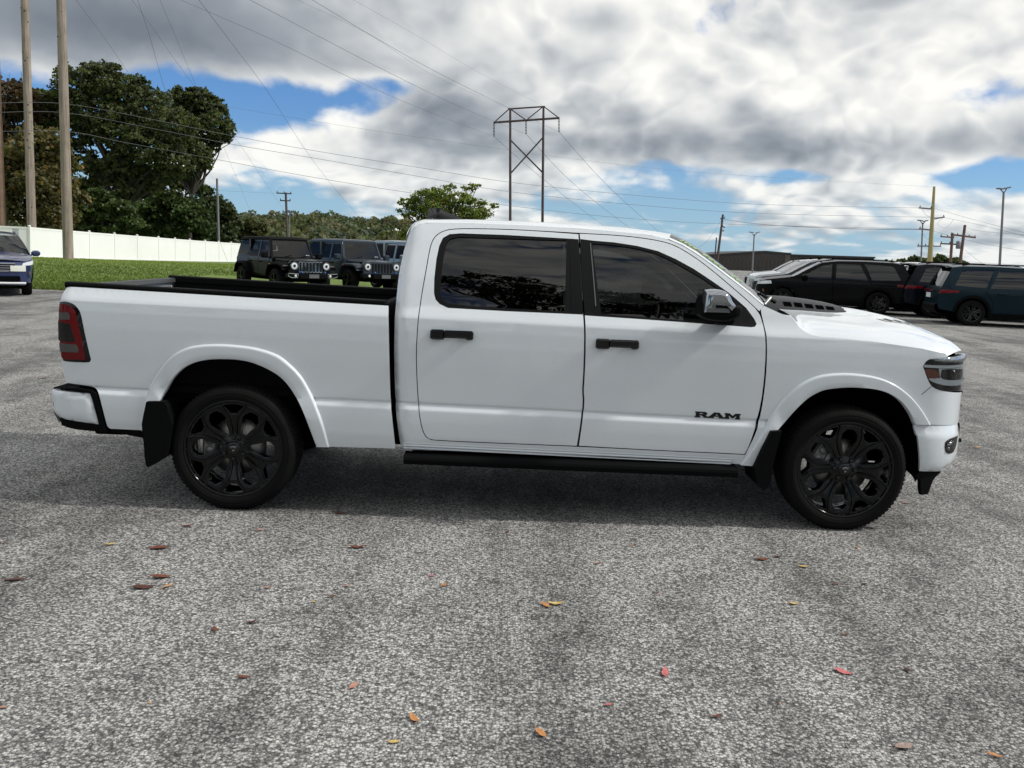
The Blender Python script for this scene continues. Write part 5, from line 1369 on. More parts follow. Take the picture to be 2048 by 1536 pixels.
rp, a_, L_ = pole('utility_pole', (578.5, 478), (579, 420), 112, -.3, .08, .07, GALV, 'thin grey pole standing right beside the pole with three crossarms', 'utility pole', 0, 'distribution poles')

# right side
rp, a_, L_ = pole('utility_pole', (1434, 525), (1446, 429), 150, -.35, .22, .17, DARKW, 'leaning dark pole in front of the brown building', 'utility pole', 0, 'distribution poles')
arm(rp, (1441, 438), (1450, 436), 150, r=.1, ins=2); arm(rp, (1442, 452), (1450, 455), 150, r=.1, ins=1); arm(rp, (1440, 460), (1448, 462), 150, r=.1, ins=1)
rp2, a_, L_ = pole('utility_pole', (1429, 525), (1433, 475), 150, -.35, .12, .1, DARKW, 'thin dark stub pole just left of the leaning pole by the building', 'utility pole', 0, 'distribution poles')
wire(lin_d([(1330, 520), (1405, 490), (1443, 440)], 150, 150), 'guy wire from the leaning pole down to the cab roof', .03)
wire(lin_d([(1449, 439), (1527, 449), (1685, 457), (1842, 459)], 150, 98), 'drooping cable from the leaning pole to the yellow pole', .05)
yp, a_, L_ = pole('steel_pole', (1858.5, 540), (1868.5, 373), 98, -.35, .34, .13, YELS, 'tapered yellowish steel pole with side arms behind the parked cars', 'utility pole')
arm(yp, (1864, 418), (1838, 415.5), 98, 'side_arm', GALV, .09, 2); arm(yp, (1866, 438), (1889, 434), 98, 'side_arm', GALV, .09, 2); arm(yp, (1863, 460), (1838, 457.5), 98, 'side_arm', GALV, .09, 2); arm(yp, (1835, 492), (1882, 492.5), 98, 'cross_arm', GALV, .08, 4)
for pts, lab, r in (([(1844, 417), (1850, 428), (1860, 434), (1865, 430)], 'small jumper loop under the top arm of the yellow pole', .022), ([(1886, 436), (1875, 448), (1892, 456), (1908, 438)], 'jumper loop under the right arm of the yellow pole', .022), ([(1842, 460), (1848, 472), (1856, 478), (1862, 470)], 'small jumper loop under the lower left arm of the yellow pole', .022)):
    wire([(x, y, 98) for x, y in pts], lab, r)
for pts, lab in (([(1868, 416), (1950, 440), (2060, 468)], 'upper line leaving the yellow pole towards the right edge'), ([(1888, 435), (1960, 450), (2060, 475)], 'line leaving the right arm of the yellow pole towards the right edge'), ([(1866, 462), (1950, 484), (2060, 504)], 'low line leaving the yellow pole towards the right edge'),
                 ([(1900, 520), (1970, 526), (2060, 531)], 'dark cable level with the tree tops at the far right'), ([(1740, 521), (1860, 528), (1960, 535), (2060, 542)], 'lowest cable just above the parked cars at the right'), ([(1930, 500), (1955, 520), (1985, 541)], 'guy wire slanting down from the brown crossarm pole to the cars'), ([(1935, 455), (1960, 462), (2060, 471)], 'line from the top of the brown crossarm pole to the right edge')):
    wire(lin_d(pts, 98, 80), lab, .020)
BRNW = principled('brown_pole_wood', (.15, .095, .078), .85, vary=.3, vscale=2.)
rp, a_, L_ = pole('utility_pole', (1917.5, 545), (1930, 450), 100, -.35, .20, .15, BRNW, 'brown wooden pole with a long crossarm at the far right', 'utility pole', 0, 'distribution poles')
arm(rp, (1902, 469), (1951, 475), 100, m_=BRNW, r=.11, ins=5)
rp, a_, L_ = pole('utility_pole', (1899.5, 545), (1905, 466), 100, -.35, .18, .14, BRNW, 'shorter brown pole with a grey transformer beside the long crossarm pole', 'utility pole', 0, 'distribution poles')
arm(rp, (1881, 473), (1908, 475), 100, m_=BRNW, r=.09); arm(rp, (1881, 487), (1918, 489), 100, m_=BRNW, r=.09)
c = at(1916.5, 490, 99.6)-rp.location; MB().lathe([(0, .45), (.18, .44), (.24, .36), (.24, -.36), (.2, -.42), (0, -.42)], 14, tuple(c), 'Z').build('transformer', GALV, rp)


def lamp_post(p0, p1, dist, label, r, heads):
    rp, a_, L_ = pole('light_pole', p0, p1, dist, -.35 if dist > 95 else .1, r, r*.75, GALV, label, 'light pole', 0, 'parking lot light poles')
    o = rp.location
    for hx, hy, w_ in heads:
        c = at(hx, hy, dist)-o; mb = MB().box(-w_*.5, w_*.5, -.2, .2, -.05, .07, .03); mb.xform(Matrix.Translation(c) @ Matrix.Rotation(R(-14 if hx > p1[0] else 4), 4, 'Y')); mb.build('lamp_head', GALV, rp)
        MB().tube([at(p1[0], p1[1]+4, dist)-o, c], .045, 6).build('lamp_arm', GALV, rp)
lamp_post((1998.5, 545), (2007.5, 383), 80, 'tall grey light pole with two lamp heads at the right edge', .12, ((2000, 377.5, .55), (2014, 376, .6)))
lamp_post((1505, 535), (1508.5, 468), 140, 'grey light pole in front of the brown building', .13, ((1502.5, 464.5, .75), (1515.5, 465, .75)))
lamp_post((1841, 545), (1845.5, 445), 105, 'slim grey light pole just left of the yellow pole', .11, ((1840, 441, .55), (1851, 442, .55)))

# brown building at the right
BRNWALL = principled('brown_siding', (.060, .053, .047), .8, vary=.06, vscale=.3)
BRNTRIM = principled('dark_roof_trim', (.028, .030, .030), .6)
bd = 200.
bld = empty('warehouse', at(1580, 545, bd), 0, 'long low dark brown metal building behind the parked cars', 'building'); bo = bld.location.copy(); bo.z = -.35; bld.location = bo
def bp(px, py, dd): v = at(px, py, dd)-bo; return v
xa, xb, xc = bp(1380, 520, bd).x, bp(1580, 520, bd).x, bp(1741, 520, bd+8).x
h0, hm, h1, h2 = bp(1410, 512, bd).z, bp(1530, 504.5, bd).z, bp(1578, 509, bd).z, bp(1741, 516.5, bd+8).z
xm = bp(1530, 505, bd).x
mb = MB().prism([(xa, 0), (xb, 0), (xb, h1), (xm, hm), (xa, h0-.4)], 0, 40); mb.build('front_wall', BRNWALL, bld)
mb = MB().prism([(xb+.02, 0), (xc, 0), (xc, h2), (xb+.02, h1-.15)], 6, 46); mb.build('side_wing', BRNWALL, bld)
mb = MB().prism([(xa-.2, h0-.4), (xm, hm), (xb+.15, h1), (xb+.15, h1+.35), (xm, hm+.35), (xa-.2, h0-.05)], -.2, 40.2); mb.build('roof_edge', BRNTRIM, bld)
mb = MB().prism([(xb+.2, h1-.15), (xc+.2, h2), (xc+.2, h2+.35), (xb+.2, h1+.15)], 5.8, 46.2); mb.build('roof_edge', BRNTRIM, bld)
mb = MB()
for i in range(int((xb-xa)/.9)): mb.box(xa+i*.9, xa+i*.9+.08, -.05, 0., 0, h0-.6 if i < 4 else min(h0, h1)-.2)
o = mb.build('siding_rib', BRNWALL, bld); o['kind'] = 'stuff'
mb = MB()
for i in range(int((xc-xb)/.9)): mb.box(xb+.3+i*.9, xb+.38+i*.9, 5.95, 6.0, 0, h2-.2)
o = mb.build('siding_rib', BRNWALL, bld); o['kind'] = 'stuff'
mb = MB().box(xb-1.2, xb-.05, -.12, -.02, 0, h1-.1); mb.build('corner_pilaster', principled('pale_brown_trim', (.10, .09, .08), .8), bld)

# ------------------------------------------------------------------ other vehicles
def easy_wheel(parent, x, y, r, w, out, spokes=5, rimmat=None, rr=.66):
    """out = -1: outer face towards -y, +1: towards +y"""
    wh = empty('wheel'); wh.parent = parent; wh.location = (x, y, r)
    t = MB().lathe([(r*rr, .02), (r*rr+.02, .005), (r*.90, 0), (r*.97, .02), (r, .06), (r, w-.05), (r*.95, w), (r*rr, w-.02)], 32)
    if out > 0: t.v = [(a, -b, c) for a, b, c in t.v]
    t.build('tyre', RUBBER, wh, 50)
    q = MB(); s_ = 1 if out < 0 else -1
    q.lathe([(r*rr, .012*s_), (r*rr*.93, .02*s_), (r*rr*.90, .06*s_), (r*rr*.86, .16*s_)], 32)
    for i in range(spokes):
        a = 2*math.pi*i/spokes+.3
        for d in (-.10, .10):
            c0, c1 = Vector((math.cos(a+d*1.6)*r*.12, .030*s_, math.sin(a+d*1.6)*r*.12)), Vector((math.cos(a+d*1.5)*r*rr*.94, .022*s_, math.sin(a+d*1.5)*r*rr*.94))
            q.tube([c0, c1], [.026, .020], 5)
    q.lathe([(0, .015*s_), (r*.13, .018*s_), (r*.17, .04*s_), (r*.17, .09*s_)], 16)
    q.lathe([(r*.2, .11*s_), (r*.48, .11*s_), (r*.48, .13*s_)], 20)
    q.build('rim', rimmat or GLOSSBLK, wh, 40); MB().lathe([(.0, .13*s_), (r*rr*.92, .13*s_)], 20).build('hub', DARKMAT, wh); return wh


def arc(cx, cz, r, a0, a1, n=14): return [(cx+r*math.cos(R(a0+(a1-a0)*i/n)), cz+r*math.sin(R(a0+(a1-a0)*i/n))) for i in range(n+1)]


def make_suv(name, label, paint, loc, rz, group, L=5.2, W=1.97, H=1.80, fx=4.25, rx=1.16, wr=.385, wheel_mat=None, trim=BLKPLAST, kind='long'):
    root = empty(name, loc, rz, label, 'SUV', group)
    k = H/1.80
    sec = [(.25, .10), (.34, .06), (.50, .028), (.75, .012), (.92, .0), (1.0, .004), (1.04, .014), (1.12, .04)]
    sec += [(1.12+t, .04+.34*t+.26*t*t) for t in np.arange(.06, .72, .06)]
    zt = [p[0]*k for p in sec]; yt = [p[1] for p in sec]
    def ys(x, z):
        y = float(np.interp(z, zt, yt))
        u = min(max((x-(L-.62))/.64, 0), .985); y += .62*(1-(1-u**2.3)**.5)
        u = min(max((.42-x)/.46, 0), .98); y += .26*(1-(1-u**2.2)**.5)
        return y
    s = lambda pts: [(x*L/5.2, z*k) for x, z in pts]
    rear_arch = arc(rx, wr-.01, wr+.07, 178, 2); front_arch = arc(fx, wr-.01, wr+.07, 178, 2)
    outer = s([(.10, .46), (.03, .60), (.05, .95), (.12, 1.12), (.30, 1.46), (.43, 1.70), (.75, 1.745), (1.6, 1.762), (2.5, 1.745), (3.02, 1.675), (3.50, 1.42), (3.92, 1.155), (4.30, 1.105), (4.80, 1.03), (5.05, .95), (5.14, .82), (5.16, .60), (5.10, .40)])
    body = outer+[(fx+wr+.07, .36*k)]+front_arch[::-1]+[(fx-wr-.07, .30*k), (rx+wr+.07, .30*k)]+rear_arch[::-1]+[(rx-wr-.07, .40*k)]
    rdoor = s([(1.66, .38), (2.60, .38), (2.63, 1.10), (2.60, 1.715), (1.78, 1.725), (1.62, 1.60), (1.44, 1.10), (1.42, .98), (1.60, .76)])
    fdoor = s([(2.62, .38), (3.70, .38), (3.78, .8), (3.76, 1.08), (3.46, 1.37), (3.02, 1.635), (2.64, 1.705), (2.65, 1.10)])
    rwin = s([(1.52, 1.13), (1.80, 1.655), (2.54, 1.655), (2.55, 1.135)]); fwin = s([(2.70, 1.13), (2.69, 1.645), (2.98, 1.585), (3.38, 1.355), (3.66, 1.13)])
    qwin = s([(.50, 1.17), (.72, 1.60), (.84, 1.655), (1.68, 1.68), (1.58, 1.56), (1.40, 1.14)])
    o_ = dict(step=.14, zstep=.07, thick=.03, sharp=30)
    for W_ in (None, W):
        bs = panel('body_side', body, ys, paint, root, holes=[inset(rdoor, -.004), inset(fdoor, -.004), qwin], mirror=W_, wall=DARKMAT, **o_)
        panel('quarter_glass', inset(qwin, -.01), ys, GLASS_DK, bs, off=-.006, mirror=W_, **dict(o_, thick=.004))
        for nm, poly, win, gm in (('rear_door', rdoor, rwin, GLASS_DK), ('front_door', fdoor, fwin, GLASS_FR)):
            d_ = panel(nm, inset(poly, .004), ys, paint, root, holes=[win], mirror=W_, wall=DARKMAT, **o_)
            panel('door_glass', inset(win, -.01), ys, gm, d_, off=-.006, mirror=W_, **dict(o_, thick=.004))
            hx = (1.72 if nm == 'rear_door' else 2.82)*L/5.2; y = ys(hx, .98*k); mb = MB().box(hx, hx+.24, y-.045, y+.0, .955*k, .995*k, .012)
            if W_: mb.v = [(a, W-b, c) for a, b, c in mb.v]
            mb.build('door_handle', paint, d_)
        clad = [(rx-wr-.17, .40*k)]
        for cx in (rx, fx):
            a_, b_ = arc(cx, wr-.01, wr+.075, 175, 5), arc(cx, wr-.01, wr+.15, 175, 5); rows = []
            for p, q in zip(a_, b_): rows.append([(p[0], (W-ys(*p)-.0) if W_ else ys(*p), p[1]), (p[0], (W-ys(*p)+.022) if W_ else ys(*p)-.022, p[1]), (q[0], (W-ys(*q)+.018) if W_ else ys(*q)-.018, q[1]), (q[0], (W-ys(*q)-.004) if W_ else ys(*q)+.004, q[1])])
            MB().grid(rows).build('wheel_arch_trim', trim, root, 50)
        panel('sill_trim', [(rx+wr+.08, .24*k), (fx-wr-.08, .24*k), (fx-wr-.08, .40*k), (rx+wr+.08, .40*k)], ys, trim, root, off=.012, mirror=W_, smooth=False, **{q: v for q, v in o_.items() if q != 'sharp'})
        panel('tail_light', s([(.045, .93), (.10, 1.04), (.62, 1.03), (.60, .96)]), ys, REDLENS, root, off=.006, mirror=W_, step=.06, thick=.01)
        panel('headlight', s([(4.62, .90), (4.66, 1.00), (4.9, .985), (5.10, .93), (5.12, .86), (4.9, .87)]), ys, CLEARL, root, off=.004, mirror=W_, step=.05, thick=.01)
        panel('side_marker', s([(4.86, .62), (4.90, .70), (4.93, .70), (4.90, .60)]), ys, AMBER, root, off=.004, mirror=W_, step=.05, thick=.008)
        mm = MB(); my = -.10; hx = 3.50*L/5.2; mm.box(hx-.05, hx+.15, my-.11, my+.12, 1.10*k, 1.27*k, .05); mm.box(hx+.02, hx+.12, my+.1, .12, 1.10*k, 1.15*k)
        if W_: mm.v = [(a, W-b, c) for a, b, c in mm.v]
        mm.build('mirror', paint, root)
        mb = MB().tube([(x*L/5.2, (W-.40) if W_ else .40, z*k) for x, z in ((.75, 1.775), (.95, 1.815), (2.6, 1.82), (2.85, 1.76))], .022, 6); mb.build('roof_rail', trim if kind == 'long' else STEEL, root)
    def span(nm, pts, mat, bulge=0., crown=0., n=13, sharp=None):
        rows = []
        for x, z in pts:
            y0 = ys(x, z); rows.append([(x+bulge*(1-v*v), W/2+v*(W/2-y0-.002), z+crown*(1-v*v)) for v in np.linspace(-1, 1, n)])
        return MB().grid(rows).build(nm, mat, root, sharp)
    span('roof', s([(.43, 1.70), (.75, 1.745), (1.6, 1.762), (2.5, 1.745), (3.02, 1.675)]), paint, 0, .045)
    span('windshield', s([(3.02, 1.675), (3.25, 1.555), (3.50, 1.42), (3.75, 1.26), (3.92, 1.155)]), GLASS_WS if kind != 'long' else tinted_glass('parked_windshield', (.30, .34, .35), 1.9), .10, .03)
    span('hood', s([(3.92, 1.155), (4.30, 1.105), (4.62, 1.06), (4.80, 1.03), (5.0, .965)]), paint, .09, .055)
    span('rear_glass', s([(.43, 1.68), (.30, 1.46), (.13, 1.14)]), GLASS_DK, -.05, 0.)
    sp_ = span('spoiler', s([(.50, 1.745), (.30, 1.745), (.22, 1.725), (.24, 1.70), (.45, 1.69)]), paint, -.04, .04)
    span('tailgate', s([(.13, 1.14), (.07, 1.0), (.05, .80), (.04, .62)]), paint, -.06, 0.)
    mb = MB().box(-.045, -.02, W/2-.55, W/2+.55, .985*k, 1.03*k, .008); mb.build('light_bar', REDLENS, root)
    mb = MB().box(-.045, -.025, W/2-.26, W/2+.26, .78*k, .92*k, .006); mb.build('plate', PAPER, root)
    span('rear_bumper', s([(.03, .62), (-.02, .60), (-.02, .48), (.06, .36), (.25, .30)]), trim, -.05, 0.)
    span('front_face', s([(5.0, .965), (5.08, .93), (5.13, .82), (5.15, .60), (5.10, .42), (4.95, .30)]), paint, .06, 0.)
    gm = MB(); fxx = lambda y, z: float(np.interp(z/k, (.30, .42, .60, .82, .93), (4.95, 5.10, 5.15, 5.13, 5.08)))*L/5.2+.06*(1-((y-W/2)/(W/2-.15))**2)
    if kind == 'long':
        for i in range(7):
            y = W/2+(i-3)*.15; mb = MB().grid([[(fxx(y+d, z)+.012, y+d, z) for d in (-.055, .055)] for z in (.74*k, .90*k)]); mb.build('grille_slot', GLOSSBLK, root)
        mb = MB().grid([[(fxx(y, z)+.012, y, z) for y in np.linspace(W/2-.55, W/2+.55, 9)] for z in (.42*k, .58*k)]); mb.build('lower_grille', trim, root)
    else:
        g_ = MB().grid([[(fxx(y, z)+.012, y, z) for y in np.linspace(W/2-w_, W/2+w_, 9)] for z, w_ in ((.70*k, .36), (.78*k, .44), (.90*k, .50))]).build('grille', trim, root)
        for z, w_ in ((.905, .50), (.845, .47), (.785, .44), (.725, .39), (.695, .36)):
            MB().tube([(fxx(y, z*k)+.02, y, z*k) for y in np.linspace(W/2-w_, W/2+w_, 9)], .015 if z < .9 else .026, 6).build('grille_bar', CHROME, g_)
        mb = MB().grid([[(fxx(y, z)+.014, y, z) for y in np.linspace(W/2-.62, W/2+.62, 9)] for z in (.42*k, .56*k)]); mb.build('lower_grille', trim, root)
        MB().tube([(fxx(y, .38*k)+.03, y, .37*k) for y in np.linspace(W/2-.75, W/2+.75, 11)], .032, 6).build('skid_strip', PAPER, root)
        for y in (.36, W-.36):
            MB().lathe([(0, .05), (.05, .045), (.065, .0), (.075, .0), (.08, -.03)], 16, (fxx(y, .48*k)-.08, y, .48*k), 'X').build('fog_lamp', CLEARL, root)
            MB().grid([[(fxx(yy, zz)-.13*abs((yy-W/2)/.8)**3+.06, yy, zz) for yy in np.linspace(y-.19, y+.17, 6)] for zz in (.70*k, .78*k, .86*k)]).build('headlight', principled('hazy_headlamp', (.58, .60, .52), .25, coat=1.), root)
    mb = MB().box(.25, L-.5, .16, W-.16, .25, .55); mb.box(.5, L-1.3, .16, W-.16, .55, .95*k)
    mb.build('underbody', DARKMAT, root)
    mb = MB()
    for x in (1.35, 2.35):
        for y in (.32, W-.80): mb.box(x, x+.16, y, y+.48, .8*k, 1.36*k, .05); mb.box(x+.02, x+.12, y+.12, y+.36, 1.38*k, 1.54*k, .03)
    mb.box(3.35*L/5.2, 3.6*L/5.2, .2, W-.2, .9*k, 1.12*k, .03); mb.build('seats', SEAT, root)
    for x in (rx, fx):
        easy_wheel(root, x, .03, wr, .25, -1, 6 if kind == 'long' else 5, wheel_mat); easy_wheel(root, x, W-.03, wr, .25, 1, 6 if kind == 'long' else 5, wheel_mat)
    return root


def place(lx, ly, rz, P):             # root position that brings the local ground point (lx, ly) to P
    c, s = math.cos(rz), math.sin(rz); return Vector((P.x-(c*lx-s*ly), P.y-(s*lx+c*ly), P.z))


def retag(o, label): o['label'] = label; return o


def copy_car(src, shift, label, mats=None):
    kt = {}
    for q in bpy.data.objects:
        if q.parent: kt.setdefault(q.parent.name, []).append(q)
    c = copy_tree(src, None, mats, kt); c.location = src.location+Vector(shift); c.location.z = lot_z(c.location.y); return retag(c, label)


# row of long SUVs beyond the hood, noses to the left
rz = R(162); P = on_lot(1760, 30.0)
suv = make_suv('parked_suv', 'black SUV parked nearest beyond the hood, its whole side in view', BLACKP, place(1.16, 1.97, rz, P), rz, 'SUVs parked in a row beyond the hood')
st_ = Vector((math.sin(R(13)), math.cos(R(13)), 0))
copy_car(suv, st_*2.75, 'slate grey SUV hidden behind the black one, only nose and windshield showing', {'black_paint': GREYP})
copy_car(suv, st_*5.5, 'silver SUV third in the row, nose peeping past the two before it', {'black_paint': SILVERP})
copy_car(suv, st_*8.25, 'white SUV last and farthest left in the row of noses', {'black_paint': WHITE})
copy_car(suv, st_*11., 'dark blue SUV at the far end of the row behind the white one', {'black_paint': NAVYP})
# row at the far right, tails towards the camera
rz = R(-13); P = on_lot(1950, 26.3)
suv2 = make_suv('parked_suv', 'dark teal SUV at the right edge, its tail and side in view', TEALP, place(.98, 0.0, rz, P), rz, 'SUVs parked tail out at the right edge', 4.92, 1.97, 1.80, 3.95, .98)
st2 = Vector((math.sin(R(15)), math.cos(R(15)), 0))
copy_car(suv2, st2*2.95+Vector((-.45, .12, 0)), 'midnight blue SUV standing right behind the dark teal one', {'dark_teal_paint': NAVYP})
copy_car(suv2, st2*6.1+Vector((-.7, .2, 0)), 'white roofed SUV between the black and the midnight blue one', {'dark_teal_paint': WHITE})
# blue crossover at the left edge, nose to the camera
rz = R(-61)
P = on_lot(63, 24.9)
make_suv('blue_crossover', 'metallic blue crossover with chrome grille at the left edge of the picture', BLUEP, place(4.0, 1.84, rz, P), rz, None, 4.82, 1.88, 1.72, 3.86, 1.02, .36, STEEL, BLKPLAST, 'crossover')['category'] = 'crossover'


JGL = tinted_glass('off_roader_glass', (.02, .022, .022), 1.3, 0., .3)


def make_wrangler(label, paint, loc, rz, chrome=True):
    root = empty('off_roader', loc, rz, label, 'off-road vehicle', 'off-roaders parked behind the truck bed')
    def part(nm, mb, mat, par=root, sharp=35): return mb.build(nm, mat, par, sharp)
    # x: 0 rear .. 4.45 grille; y centred; a tall tub with upright sides
    hw = .78
    mb = MB()
    rows = []
    for x in (.06, 3.20):
        rows.append([(x, sy*w_, z) for sy, w_, z in ((-1, .70, .52), (-1, hw, .60), (-1, hw, 1.08), (-1, hw-.03, 1.16), (-1, hw-.10, 1.175), (1, hw-.10, 1.175), (1, hw-.03, 1.16), (1, hw, 1.08), (1, hw, .60), (1, .70, .52))])
    mb.grid([r_+[r_[0]] for r_ in rows], False); mb.add(rows[0], [tuple(range(10))]); mb.add(rows[1], [tuple(range(10))])
    part('body_tub', mb, paint)
    # doors, proud of the tub by a few millimetres, with recessed black glass
    def g_side(x, z): return -hw-.006+max(0., z-1.10)*.22
    for W_ in (None, 0.):
        for nm, poly, win in (('rear_door', [(1.22, .62), (2.02, .62), (2.04, 1.72), (1.30, 1.72), (1.18, 1.1), (1.02, .95)], [(1.26, 1.16), (1.36, 1.665), (1.97, 1.665), (1.97, 1.16)]),
                              ('front_door', [(2.05, .62), (2.98, .62), (3.02, 1.12), (2.72, 1.72), (2.06, 1.72)], [(2.11, 1.16), (2.11, 1.665), (2.66, 1.665), (2.90, 1.16)])):
            d_ = panel(nm, inset(poly, .006), g_side, paint, root, holes=[win], mirror=W_, wall=DARKMAT, step=.12, zstep=.08, thick=.03)
            panel('door_glass', inset(win, -.01), g_side, JGL, d_, off=-.006, mirror=W_, step=.15, zstep=.1, thick=.004)
            hx = poly[1][0]-.86 if nm == 'front_door' else 1.24; s_ = -1 if W_ is None else 1
            part('door_handle', MB().box(hx+.02, hx+.20, *sorted((s_*(hw+.0), s_*(hw+.045))), .98, 1.02, .012), BLKPLAST, d_)
            part('hinge', MB().box(poly[1][0]-.05, poly[1][0]+.03, *sorted((s_*(hw-.0), s_*(hw+.03))), .78, .82), paint, d_)
        panel('side_pillar', [(1.12, 1.08), (1.12, 1.72), (1.36, 1.72), (1.30, 1.08)], g_side, paint, root, off=-.016, mirror=W_, step=.2, zstep=.1, thick=.01, smooth=False)
        panel('quarter_glass', [(.10, 1.17), (.18, 1.68), (1.22, 1.68), (1.16, 1.17)], g_side, JGL, root, off=-.004, mirror=W_, step=.2, zstep=.1, thick=.006)
    # hard top
    mb = MB(); rows = []
    for x, z in ((.12, 1.80), (.25, 1.83), (1.5, 1.845), (2.66, 1.83), (2.78, 1.79)):
        rows.append([(x, sy*w_, z+dz) for sy, w_, dz in ((-1, .665, -.11), (-1, .655, -.03), (-1, .60, 0), (-1, .3, .015), (1, .3, .015), (1, .60, 0), (1, .655, -.03), (1, .665, -.11))])
    mb.grid(rows, True); mb.add(rows[0], [tuple(range(8))]); mb.add(rows[-1], [tuple(range(8))]); part('hard_top', mb, paint if chrome is False else BLKPLAST)
    mb = MB()
    for s_ in (-1, 1):
        mb.add([(2.0, s_*(hw-.0), 1.15), (2.08, s_*hw, 1.15), (2.09, s_*.66, 1.72), (2.02, s_*.66, 1.72)], [(0, 1, 2, 3)])
        mb.tube([(3.02, s_*.735, 1.15), (2.74, s_*.645, 1.76)], .045, 6)
        mb.box(1.14, 1.26, *sorted((s_*.64, s_*.74)), 1.15, 1.74)
    part('pillar', mb, paint)
    ws_ = MB().grid([[(3.03-.29*t+.02, v*(.69-.09*t), 1.16+.59*t) for v in np.linspace(-1, 1, 7)] for t in (0, .5, 1)]); w0 = part('windshield', ws_, tinted_glass('upright_windshield', (.12, .145, .138), 1.5))
    mb = MB(); fr = [(3.05, -.72, 1.13), (2.75, -.63, 1.77), (2.75, .63, 1.77), (3.05, .72, 1.13)]
    for a, b in zip(fr, fr[1:]+fr[:1]): mb.tube([a, b], .04, 6)
    part('windshield_frame', mb, paint, w0)
    for s_ in (-.35, .25): part('wiper', MB().tube([(3.08, s_, 1.165), (3.02, s_+.34, 1.24)], .012, 5), BLKPLAST, w0)
    part('windshield_sticker', MB().box(3.008, 3.016, .50, .62, 1.215, 1.255), PAPER, w0); part('windshield_sticker', MB().box(2.995, 3.003, -.12, .12, 1.20, 1.225), PAPER, w0)
    # hood, cowl to grille
    rows = []
    for x, w_, z in ((3.0, .745, 1.15), (3.3, .70, 1.145), (3.9, .62, 1.125), (4.28, .575, 1.095), (4.40, .56, 1.06), (4.42, .555, 1.02)):
        rows.append([(x, sy*w_*f, z+dz) for sy, f, dz in ((-1, 1., -.26), (-1, 1., -.05), (-1, .95, -.012), (-1, .55, .0), (-1, .48, .022), (1, .48, .022), (1, .55, .0), (1, .95, -.012), (1, 1., -.05), (1, 1., -.26))])
    part('hood', MB().grid(rows), paint)
    for s_ in (-1, 1): part('hood_latch', MB().box(4.0, 4.12, *sorted((s_*.585, s_*.62)), 1.03, 1.08), BLKPLAST)
    # grille: seven slots and two round lamps in one upright face
    def gx(z): return 4.45-.06*max(0, z-.7)
    face = [(-.70, .70), (-.72, 1.0), (-.64, 1.085), (.64, 1.085), (.72, 1.0), (.70, .70), (.5, .66), (-.5, .66)]
    mb = MB(); mb.add([(gx(z), y, z) for y, z in face]+[(gx(z)-.10, y, z) for y, z in face], [tuple(range(8)), tuple(range(15, 7, -1))]+[(i, i+8, (i+1) % 8+8, (i+1) % 8) for i in range(8)])
    gr_ = part('grille_face', mb, paint if chrome else GREYP)
    for i in range(7):
        y = (i-3)*.118
        part('grille_slot', MB().box(gx(.87)+.0, gx(.87)+.024, y-.036, y+.036, .73, 1.03, .01), GLOSSBLK, gr_)
        if chrome:
            mb = MB()
            for d in (-.045, .045): mb.tube([(gx(.73)+.02, y+d, .72), (gx(1.03)+.026, y+d, 1.04)], .014, 5)
            mb.tube([(gx(.73)+.02, y-.045, .72), (gx(.73)+.02, y+.045, .72)], .014, 5); mb.tube([(gx(1.03)+.026, y-.045, 1.04), (gx(1.03)+.026, y+.045, 1.04)], .014, 5); part('slot_surround', mb, CHROME, gr_)
    for s_ in (-1, 1):
        h_ = part('headlight', MB().lathe([(0, .03), (.06, .032), (.10, .02), (.115, .0)], 24, (gx(.92)+.01, s_*.555, .92), 'X'), CLEARL)
        part('headlight_ring', MB().lathe([(.108, .0), (.112, .035), (.130, .035), (.138, .0)], 24, (gx(.92)+.01, s_*.555, .92), 'X'), CHROME if chrome else STEEL, h_)
        part('lamp_bulb', MB().lathe([(0, .045), (.04, .043), (.05, .03)], 14, (gx(.92)+.01, s_*.555, .92), 'X'), GLOSSBLK, h_)
        # flared fenders
        for cx, x0, x1, up in ((3.66, 3.04, 4.36, .98), (.78, .22, 1.34, .95)):
            rows = []
            pr = [(x0, .60), (x0+.10, .82), (x0+.26, up), (x1-.30, up+.01), (x1-.06, up-.06), (x1, up-.14)] if cx > 2 else [(x0, .62), (x0+.10, .84), (x0+.25, up), (x1-.28, up), (x1-.08, .80), (x1, .58)]
            for x, z in pr: rows.append([(x, s_*.56, z+.03), (x, s_*.90, z+.03), (x, s_*.945, z), (x, s_*.945, z-.05), (x, s_*.90, z-.06), (x, s_*.56, z-.06)])
            f_ = part('fender_flare', MB().grid(rows), BLKPLAST if chrome else paint)
            if cx > 2:
                part('turn_signal', MB().box(x1-.20, x1-.02, *sorted((s_*.62, s_*.90)), up-.115, up-.045, .015), SMOKLENS, f_); part('side_marker', MB().box(x0+.30, x0+.42, *sorted((s_*.943, s_*.955)), up-.05, up-.01), AMBER, f_)
        mb = MB().box(2.94, 3.10, *sorted((s_*.86, s_*1.08)), 1.13, 1.32, .035); mb.box(2.98, 3.04, *sorted((s_*.76, s_*.9)), 1.13, 1.17); part('mirror', mb, BLKPLAST if chrome else paint)
        for x in (.78, 3.66): easy_wheel(root, x, s_*.92, .40, .25, s_, 5)
    # bumper
    mb = MB().box(4.50, 4.74, -.50, .50, .50, .70, .03); mb.box(4.46, 4.66, -.88, -.48, .52, .69, .03); mb.box(4.46, 4.66, .48, .88, .52, .69, .03); bp_ = part('front_bumper', mb, BLKPLAST)
